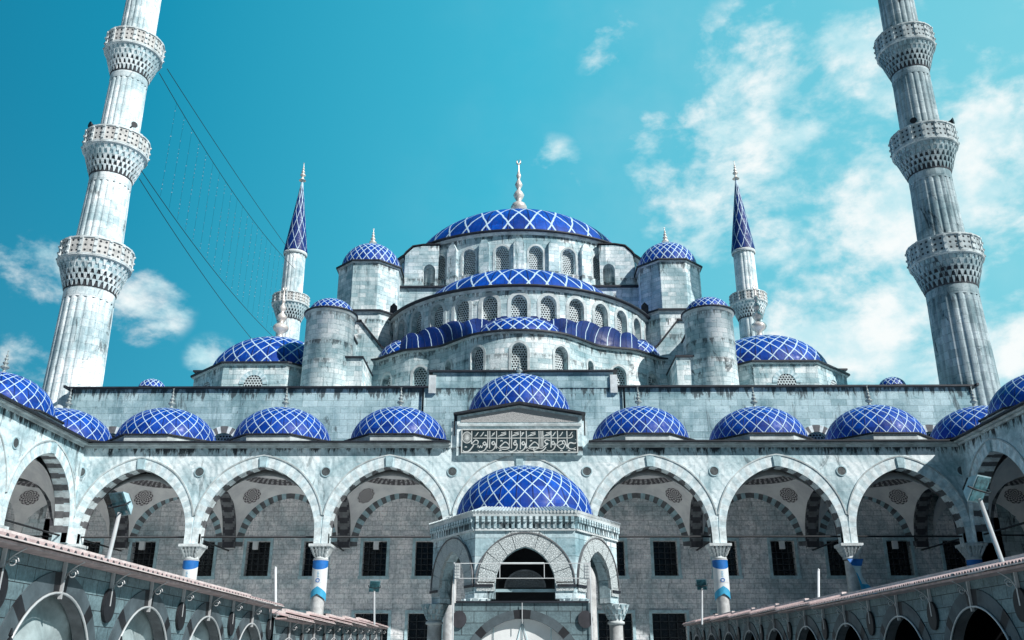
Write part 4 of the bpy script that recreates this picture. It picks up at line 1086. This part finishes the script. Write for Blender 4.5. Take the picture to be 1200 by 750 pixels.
def stall(x, y, sg, label, group, closed):
    root = thing('market_stall', label, 'stall', (x, y, 0), group)
    f = lambda s, d, z: (x+sg*d, y+s, z)
    hw = 1.56; zt = H(1.4); hl = (0, 1.2, .9, H(-.28), 1.22)
    b = MB(); b.strip(f, -hw, hw, 0, zt-.04, M['print'], (0, 1.2, 0.0, H(-.28), 1.22), depth=.18, step=4, na=28, rev=M['vous_g'], back=True)
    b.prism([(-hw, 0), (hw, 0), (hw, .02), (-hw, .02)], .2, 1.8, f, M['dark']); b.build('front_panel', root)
    r = MB(); r.ring(f, (0, 1.2, 0, H(-.28), 1.22), .27, -.02, .0, ring_mats, 22, legs=0.0); a_ = r.build('arch', root)
    for sd in (-1, 1): pass
    r = MB(); r.tube([f(1.19*math.cos(t), -.04, H(-.28)+1.21*math.sin(t)) for t in [PI*k/24 for k in range(25)]], .018, M['steel'], n=6); r.build('arch_tube', a_)
    b = MB()
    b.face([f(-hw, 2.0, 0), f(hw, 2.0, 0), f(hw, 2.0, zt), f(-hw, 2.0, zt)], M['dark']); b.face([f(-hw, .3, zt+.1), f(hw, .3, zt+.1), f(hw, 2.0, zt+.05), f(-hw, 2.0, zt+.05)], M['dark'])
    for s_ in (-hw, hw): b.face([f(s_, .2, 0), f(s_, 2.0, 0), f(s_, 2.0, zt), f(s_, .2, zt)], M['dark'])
    b.build('booth', root)
    if closed:
        b = MB(); nx_, nz = 26, 16          # hanging canvas with soft folds
        def cp(i, j):
            s = -1.2+2.4*i/nx_; z = .3+(H(.98)-.3)*j/nz
            return f(s, .28+.07*math.sin(s*5+z*2.5)+.05*math.sin(z*6-s*3), z)
        for i in range(nx_):
            for j in range(nz): b.face([cp(i, j), cp(i+1, j), cp(i+1, j+1), cp(i, j+1)], M['canvas'], smooth=True)
        b.build('canvas', root)
        b = MB()                           # scalloped white valance that hangs lower down
        nn = 22
        for k in range(nn):
            s0, s1 = -1.15+2.0*k/nn, -1.15+2.0*(k+1)/nn; z1 = H(.05)-.0; sm = (s0+s1)/2
            b.face([f(s0, .12, z1-.6), f(s1, .12, z1-.6), f(s1, .12, z1), f(sm, .12, z1+.05), f(s0, .12, z1)], M['canvasw'])
        b.build('valance', root)
    for s_ in (0, hw): bracket(root, f, s_, zt, M['steel'])
    b = MB(); n = 20
    b.prism([(hw+.19*math.cos(2*PI*k/n), H(.86)+.25*math.sin(2*PI*k/n)) for k in range(n)], -.055, -.01, f, M['print_d']); b.build('plaque', root)
    lantern(root, f, hw, H(.02))
    roof_strip(root, f, -hw, hw, zt)
    return root
ORD = ['first', 'second', 'third', 'fourth', 'fifth', 'sixth', 'seventh', 'eighth', 'ninth', 'tenth']
proto = stall(-6.3, 12.7, -1, 'canvas-filled block-patterned stall nearest the viewer in the sunlit row', 'canvas stalls under the nearer tiled eave', True)
for k in range(1, 4):
    o = copy_tree(proto); o.location = (-6.3, 12.7+3.12*k, 0)
    o['label'] = ORD[k]+' stall from the viewer in the row with canvas sheets in its arches'
o = copy_tree(proto); o.location = (-6.3, 12.7-3.12, 0); o['label'] = 'stall at the near end of the canvas row, cut by the picture edge'
for k in range(6):
    o = copy_tree(proto); o.location = (-6.3, 12.7+3.12*4+.55+3.12*k, -.22+.09*k); o['group'] = 'canvas stalls under the lower far eave'
    o['label'] = ORD[k]+' stall counted away from the viewer under the lower separate tiled eave'
proto2 = stall(7.6, 15.8, 1, 'open dark-arched stall nearest below the tall white floodlight', 'dark arched stalls of the shaded row', False)
for k in range(1, 9):
    o = copy_tree(proto2); o.location = (7.6, 15.8+3.12*k, .055*max(0, k-2)); o['label'] = ORD[k]+' dark-arched stall from the viewer in the shaded row'
o = copy_tree(proto2); o.location = (7.6, 15.8-3.12, 0); o['label'] = 'dark-arched stall at the picture edge, nearest end of the shaded row'

# gate in front of the fountain
gt = thing('gateway', 'block-patterned gateway with wide white-filled arch and steel rail, in front of the fountain', 'gate', (.04, 18, 0))
f = lambda s, d, z: (.04+s, 18+d, z)
b = MB(); b.strip(f, -1.3, 1.3, 0, H(1.13), M['print'], (0, 1.03, 0, H(-.2), 1.05), depth=.2, step=4, na=28, back=True, rev=M['vous_g']); b.build('front_panel', gt)
b = MB(); b.ring(f, (0, 1.03, 0, H(-.2), 1.05), .16, -.03, .0, ring_mats, 22); b.build('arch', gt)
b = MB(); b.face([f(-1.05, .12, 0), f(1.05, .12, 0), f(1.05, .12, H(.84)), f(-1.05, .12, H(.84))], M['canvasw']); wo_ = b.build('white_sheet', gt)
b = MB()
for s0, z0, s1, z1 in ((0, .84, 0, -.5), (-.33, -.4, 0, .8), (.33, -.4, 0, .8), (-1, .25, 1, .25), (.55, .7, .55, -.4), (-.55, .7, -.55, -.4)): b.tube([f(s0, .1, H(z0)), f(s1, .1, H(z1))], .008, M['vous_m'], n=4)
b.build('sheet_seam', wo_)
b = MB(); b.box(-1.27+.04, 1.27+.04, 17.95, 18.25, H(1.133), H(1.165), M['lead']); b.build('coping', gt)
for s_ in (-1, 1):
    b = MB(); b.tube([f(s_*1.315, -.06, 0), f(s_*1.315, -.06, H(1.88))], .013, M['steel']); b.build('post', gt)
    b = MB(); n = 16; b.prism([(s_*1.2+.14*math.cos(2*PI*k/n), H(.83)+.16*math.sin(2*PI*k/n)) for k in range(n)], -.05, -.005, f, M['vous_d']); b.build('plaque', gt)
    b = MB(); b.box(.04+s_*1.25-.055, .04+s_*1.25+.055, 17.86, 17.92, H(1.56), H(1.86), M['steel']); fl = b.build('lamp_panel', gt)
    b = MB()
    for q in range(5):
        for w_ in range(3): b.box(.04+s_*1.25-.042+w_*.032, .04+s_*1.25-.022+w_*.032, 17.845, 17.858, H(1.58+q*.055), H(1.615+q*.055), M['lens'])
    b.build('lamp_lens', fl)
b = MB()
for z_ in (1.86, 1.58): b.tube([f(-1.3, -.06, H(z_)), f(1.3, -.06, H(z_))], .008, M['steel'], n=6)
for s_ in (-.43, .43): b.tube([f(s_, -.06, H(1.59)), f(s_, -.06, H(1.85))], .008, M['steel'], n=6)
b.tube([f(-.43, -.06, H(1.86)), f(.43, -.06, H(1.86))], .02, M['steel'], n=6); b.tube([f(0, -.06, H(.75)), f(0, -.06, H(1.13))], .008, M['steel'], n=6)
b.build('rail', gt)

# ------------------------------------------------------------------ floodlights and small poles
def flood(px, py, base, top, yaw, label, s=1.0):
    r = thing('floodlight', label, 'floodlight', base, None)
    b = MB(); b.tube([base, top], .035*s, M['steel']); b.build('pole', r)
    cz, sz = math.cos(yaw), math.sin(yaw); T = Vector(top)
    tilt = -1.0
    def L(x, y, z):
        y2 = y*math.cos(tilt)-z*math.sin(tilt); z2 = y*math.sin(tilt)+z*math.cos(tilt)
        return (T.x+(x*cz-y2*sz)*s, T.y+(x*sz+y2*cz)*s, T.z+(z2+.16)*s)
    b = MB(); b.hexa([L(-.19, -.22, -.03), L(.19, -.22, -.03), L(.19, .22, -.03), L(-.19, .22, -.03), L(-.12, -.12, .12), L(.12, -.12, .12), L(.12, .12, .12), L(-.12, .12, .12)], M['vous_m'])
    for q in range(6): b.hexa([L(-.1+q*.035, -.12, .1), L(-.09+q*.035, -.12, .1), L(-.09+q*.035, .12, .1), L(-.1+q*.035, .12, .1), L(-.1+q*.035, -.1, .16), L(-.09+q*.035, -.1, .16), L(-.09+q*.035, .1, .16), L(-.1+q*.035, .1, .16)], M['iron'])
    h_ = b.build('lamp_housing', r)
    b = MB(); b.hexa([L(-.17, -.2, -.045), L(.17, -.2, -.045), L(.17, .2, -.045), L(-.17, .2, -.045), L(-.17, -.2, -.033), L(.17, -.2, -.033), L(.17, .2, -.033), L(-.17, .2, -.033)], M['glasst']); b.build('lens', h_)
    b = MB(); b.tube([L(-.21, 0, .03), L(-.21, 0, -.1), L(0, 0, -.17), L(.21, 0, -.1), L(.21, 0, .03)], .014*s, M['iron']); b.build('yoke', r)
    return r
flood(0, 0, (-6.75, 15.0, H(1.2)), (-6.65, 15.0, H(2.38)), -.5, 'floodlight with teal-tinted glass on a leaning pole above the canvas stalls', .95)
flood(0, 0, (7.95, 15.2, H(1.3)), (7.72, 15.2, H(2.62)), .6, 'large floodlight on a leaning white pole above the dark-arched stalls', 1.1)
for i, (px, y0, y1, Y, lamp, lab) in enumerate(((322, 702, 665, 27, False, 'thin bare white pole rising between the canvas stalls and the porch'), (438, 724, 692, 33, True, 'small floodlight on a short pole above the lower far eave'),
                                (958, 703, 668, 27, False, 'thin bare white pole rising above the middle of the shaded row'), (822, 724, 690, 35, True, 'small floodlight on a short pole at the far end of the shaded row'))):
    def pt(x, y, Y):
        u, v = x-609, 375-y; fw = 980.6-.36*v; return (u/fw*Y, Y, H((378.4+.933*v)/fw*Y))
    a, b_ = pt(px, y0+8, Y), pt(px, y1, Y)
    if lamp: flood(0, 0, a, b_, .3 if px < 600 else -.3, lab, 1.0)
    else:
        m = MB(); m.tube([a, b_], .035, M['white']); m.lathe([(.035, b_[2]-.02), (.045, b_[2]), (.0, b_[2]+.04)], b_[0], b_[1], M['white'], n=8)
        tag(m.build('pole'), lab, 'pole')

# ------------------------------------------------------------------ column banners
blabs = {-16.7: 'blue and white banner wrapped round the porch column nearest the canvas stalls', -10.1: 'long blue-ended banner wrapped round the white column left of the fountain',
         10.1: 'pennant-ended banner on the porch column between fountain and twisted banner', 22.9: 'short blue banner on the corner column in the shade'}
for x, lab in blabs.items():
    bo = thing('column_banner', lab, 'banner', (x, FY+.38, H(3.3)), 'banners on the porch columns')
    b = MB(); R = .385; n = 24; zt_, zm, zb_ = H(4.98), H(4.70), H(3.62)
    for i in range(n):
        a0, a1 = PI+PI*i/n, PI+PI*(i+1)/n; k0 = abs(i/n-.5)*2; k1 = abs((i+1)/n-.5)*2
        q = lambda a, z: (x+R*math.cos(a), FY+.38+R*math.sin(a), z)
        wv = lambda k: .18*math.sin(k*PI)
        b.face([q(a0, zm-wv(i/n)), q(a1, zm-wv((i+1)/n)), q(a1, zt_), q(a0, zt_)], M['bblue'], smooth=False)
        b.face([q(a0, zb_-.35*k0+.1), q(a1, zb_-.35*k1+.1), q(a1, zm-wv((i+1)/n)), q(a0, zm-wv(i/n))], M['bwhite'])
        b.face([q(a0, H(3.0)+.36*(1-k0)), q(a1, H(3.0)+.36*(1-k1)), q(a1, zb_-.35*k1+.1), q(a0, zb_-.35*k0+.1)], M['bcyan'])
    b.build('cloth', bo)
    b = MB()
    for z_ in (H(5.0), H(3.9)): b.lathe([(R+.012, z_-.015), (R+.012, z_+.015)], x, FY+.38, M['white'], n=24)
    b.build('strap', bo)
    b = MB()                               # small emblem: ring with a dot column beneath
    for k in range(12):
        a0 = 2*PI*k/12; a = -PI/2+.05
        b.box(x-.02+.085*math.cos(a0), x+.02+.085*math.cos(a0), FY+.38-R-.012, FY+.38-R-.004, H(4.0)+.085*math.sin(a0)-.02, H(4.0)+.085*math.sin(a0)+.02, M['bblue'])
    for k in range(4): b.box(x-.05, x+.05-.02*(k % 2), FY+.38-R-.014, FY+.38-R-.006, H(4.18+.07*k), H(4.2+.07*k), M['bcyan'])
    b.build('emblem', bo)
tb_ = thing('column_banner', 'twisted banner hanging loose with a forked tail from a porch column', 'banner', (16.7, FY+.2, H(3)), 'banners on the porch columns')
b = MB(); rows = 26
for j in range(rows):
    def rowp(t, k):
        z = H(4.98)-1.75*t; cx_ = 16.7+.5*t*t; w = .40*(1-.35*math.sin(PI*t)); tw = .75*math.sin(PI*t*1.1)
        return (cx_+w*k*math.cos(tw), FY-.30+w*k*math.sin(tw)-.1*t+.04*math.sin(9*t+3*k), z - (.24*abs(k)-.12)*(1 if t > .98 else 0))
    for i in range(8):
        k0, k1 = -1+2*i/8, -1+2*(i+1)/8; t0, t1 = j/rows, (j+1)/rows
        mm = M['bblue'] if j < 5 else (M['bcyan'] if j > 17 or (i < 2 and j > 9) else M['bwhite'])
        b.face([rowp(t1, k0), rowp(t1, k1), rowp(t0, k1), rowp(t0, k0)], mm, smooth=False)
b.build('cloth', tb_)
b = MB(); b.lathe([(.36, H(4.95)), (.36, H(5.0))], 16.7, FY+.38, M['iron'], n=20); b.build('strap', tb_)

# ------------------------------------------------------------------ camera, sun, sky
cam = bpy.data.cameras.new('camera'); co = bpy.data.objects.new('camera', cam); C.objects.link(co)
co.location = (0, 0, EYE); co.rotation_euler = (R_(90+21.1), 0, R_(.49)); cam.sensor_width = 36; cam.lens = 36*1051/1200; cam.clip_end = 3000
bpy.context.scene.camera = co
sd_ = Vector((.60, -.50, .62)).normalized()
sun = bpy.data.lights.new('sun', 'SUN'); so = bpy.data.objects.new('sun', sun); C.objects.link(so)
sun.energy = 5.0; sun.angle = R_(.5); sun.color = (1.0, .97, .93); so.rotation_euler = sd_.to_track_quat('Z', 'Y').to_euler()
w = bpy.data.worlds.new('World'); bpy.context.scene.world = w; w.use_nodes = True
nt = w.node_tree; nt.nodes.clear(); out = nt.nodes.new('ShaderNodeOutputWorld'); bg = nt.nodes.new('ShaderNodeBackground')
nt.links.new(bg.outputs[0], out.inputs[0]); bg.inputs[1].default_value = .10
sky = nt.nodes.new('ShaderNodeTexSky'); sky.sky_type = 'NISHITA'; sky.sun_disc = False
sky.sun_elevation = math.asin(sd_.z); sky.sun_rotation = math.atan2(sd_.x, sd_.y)
dirv = N(nt, 'ShaderNodeTexCoord').outputs['Generated']
sep = N(nt, 'ShaderNodeSeparateXYZ'); nt.links.new(dirv, sep.inputs[0])
nv = N(nt, 'ShaderNodeVectorMath', operation='NORMALIZE'); nt.links.new(dirv, nv.inputs[0])
# clear sky: deep teal that pales towards the sun's side and the horizon
dp = N(nt, 'ShaderNodeVectorMath', operation='DOT_PRODUCT'); nt.links.new(nv.outputs[0], dp.inputs[0]); dp.inputs[1].default_value = Vector((.82, .42, .05)).normalized()
cr = N(nt, 'ShaderNodeValToRGB'); nt.links.new(math_(nt, 'MULTIPLY_ADD', dp.outputs['Value'], .5, .5), cr.inputs[0])
els = cr.color_ramp.elements
els[0].position = .30; els[0].color = (.0, 1.25, 2.55, 1)
els[1].position = .95; els[1].color = (2.6, 7.4, 8.4, 1)
e1 = els.new(.52); e1.color = (.03, 3.0, 4.8, 1)
e2 = els.new(.70); e2.color = (.5, 5.1, 7.0, 1)
hz = ramp(nt, sep.outputs[2], .10, .55, 1, 0)
clear = mix(nt, math_(nt, 'MULTIPLY', hz, .22), cr.outputs[0], (1.0, 5.0, 6.4))
clear = mix(nt, .08, clear, sky.outputs[0])
clear = mix(nt, ramp(nt, sep.outputs[1], -.05, -.6), clear, mix(nt, 1.0, clear, (.4, .30, .33), 'MULTIPLY'))      # unseen sky behind the camera, darkened to deepen the facade shadows
def dirn(px, py):
    u, v = px-609, 375-py; return Vector((u, 980.6-.36*v, 378.4+.933*v)).normalized()
cl = None
for (px, py, r, k, st_k) in ((985, 200, 190, 1.05, 1), (900, 120, 110, .9, 1), (1060, 330, 190, .85, 1.2), (1150, 240, 120, .9, 1), (960, 190, 130, 1, 1), (870, 105, 75, .9, 1), (1020, 250, 110, 1.05, 1), (825, 128, 45, .9, 1), (775, 180, 60, .8, 1), (720, 60, 56, .46, 1), (648, 203, 54, .46, 1),
                             (1010, 405, 120, 1.1, 1.9), (1090, 370, 90, .9, 1.5), (940, 318, 40, .6, 1.5), (1150, 160, 80, .8, 1), (1190, 280, 90, .9, 1), (1190, 390, 70, 1.1, 1),
                             (168, 352, 62, .85, 1), (20, 322, 60, .95, 1), (0, 395, 55, .95, 1), (250, 420, 40, .6, 1.2), (60, 445, 60, .5, 1.6), (820, 255, 70, .65, 1), (1180, 20, 110, .75, 1)):
    c = dirn(px, py)
    su = N(nt, 'ShaderNodeVectorMath', operation='SUBTRACT'); nt.links.new(nv.outputs[0], su.inputs[0]); su.inputs[1].default_value = c
    mu = N(nt, 'ShaderNodeVectorMath', operation='MULTIPLY'); nt.links.new(su.outputs[0], mu.inputs[0]); mu.inputs[1].default_value = (1, 1, st_k)
    ln = N(nt, 'ShaderNodeVectorMath', operation='LENGTH'); nt.links.new(mu.outputs[0], ln.inputs[0])
    f_ = math_(nt, 'MULTIPLY', ramp(nt, ln.outputs['Value'], 0, r/(780 if r > 62 else 950), 1, 0), k)
    cl = f_ if cl is None else math_(nt, 'MAXIMUM', cl, f_)
n1 = noise(nt, scaled(nt, nv.outputs[0], (1, 1, 1.6)), 8.3, 14, .60, .12)
n2 = noise(nt, nv.outputs[0], 3.2, 5, .6)
cf = math_(nt, 'ADD', math_(nt, 'MULTIPLY', cl, .60), math_(nt, 'MULTIPLY', math_(nt, 'SUBTRACT', n1, .5), 2.9))
cf = ramp(nt, cf, .16, .78)
cf = math_(nt, 'MULTIPLY', cf, ramp(nt, cl, .02, .25))
haze = math_(nt, 'MULTIPLY', ramp(nt, n2, .42, .7), math_(nt, 'MULTIPLY', ramp(nt, dp.outputs['Value'], .2, .7), .14))
cf = math_(nt, 'MAXIMUM', cf, haze)
n3 = noise(nt, scaled(nt, nv.outputs[0], (1, 1, 1.3)), 13, 8, .6)
col = mix(nt, cf, clear, mix(nt, ramp(nt, n3, .35, .62), (5.4, 8.2, 8.9), (9.4, 9.9, 9.9)))
nt.links.new(col, bg.inputs[0])
sc = bpy.context.scene
sc.view_settings.view_transform = 'Standard'; sc.view_settings.look = 'None'; sc.view_settings.exposure = 0; sc.view_settings.gamma = 1
sc.render.engine = 'CYCLES'
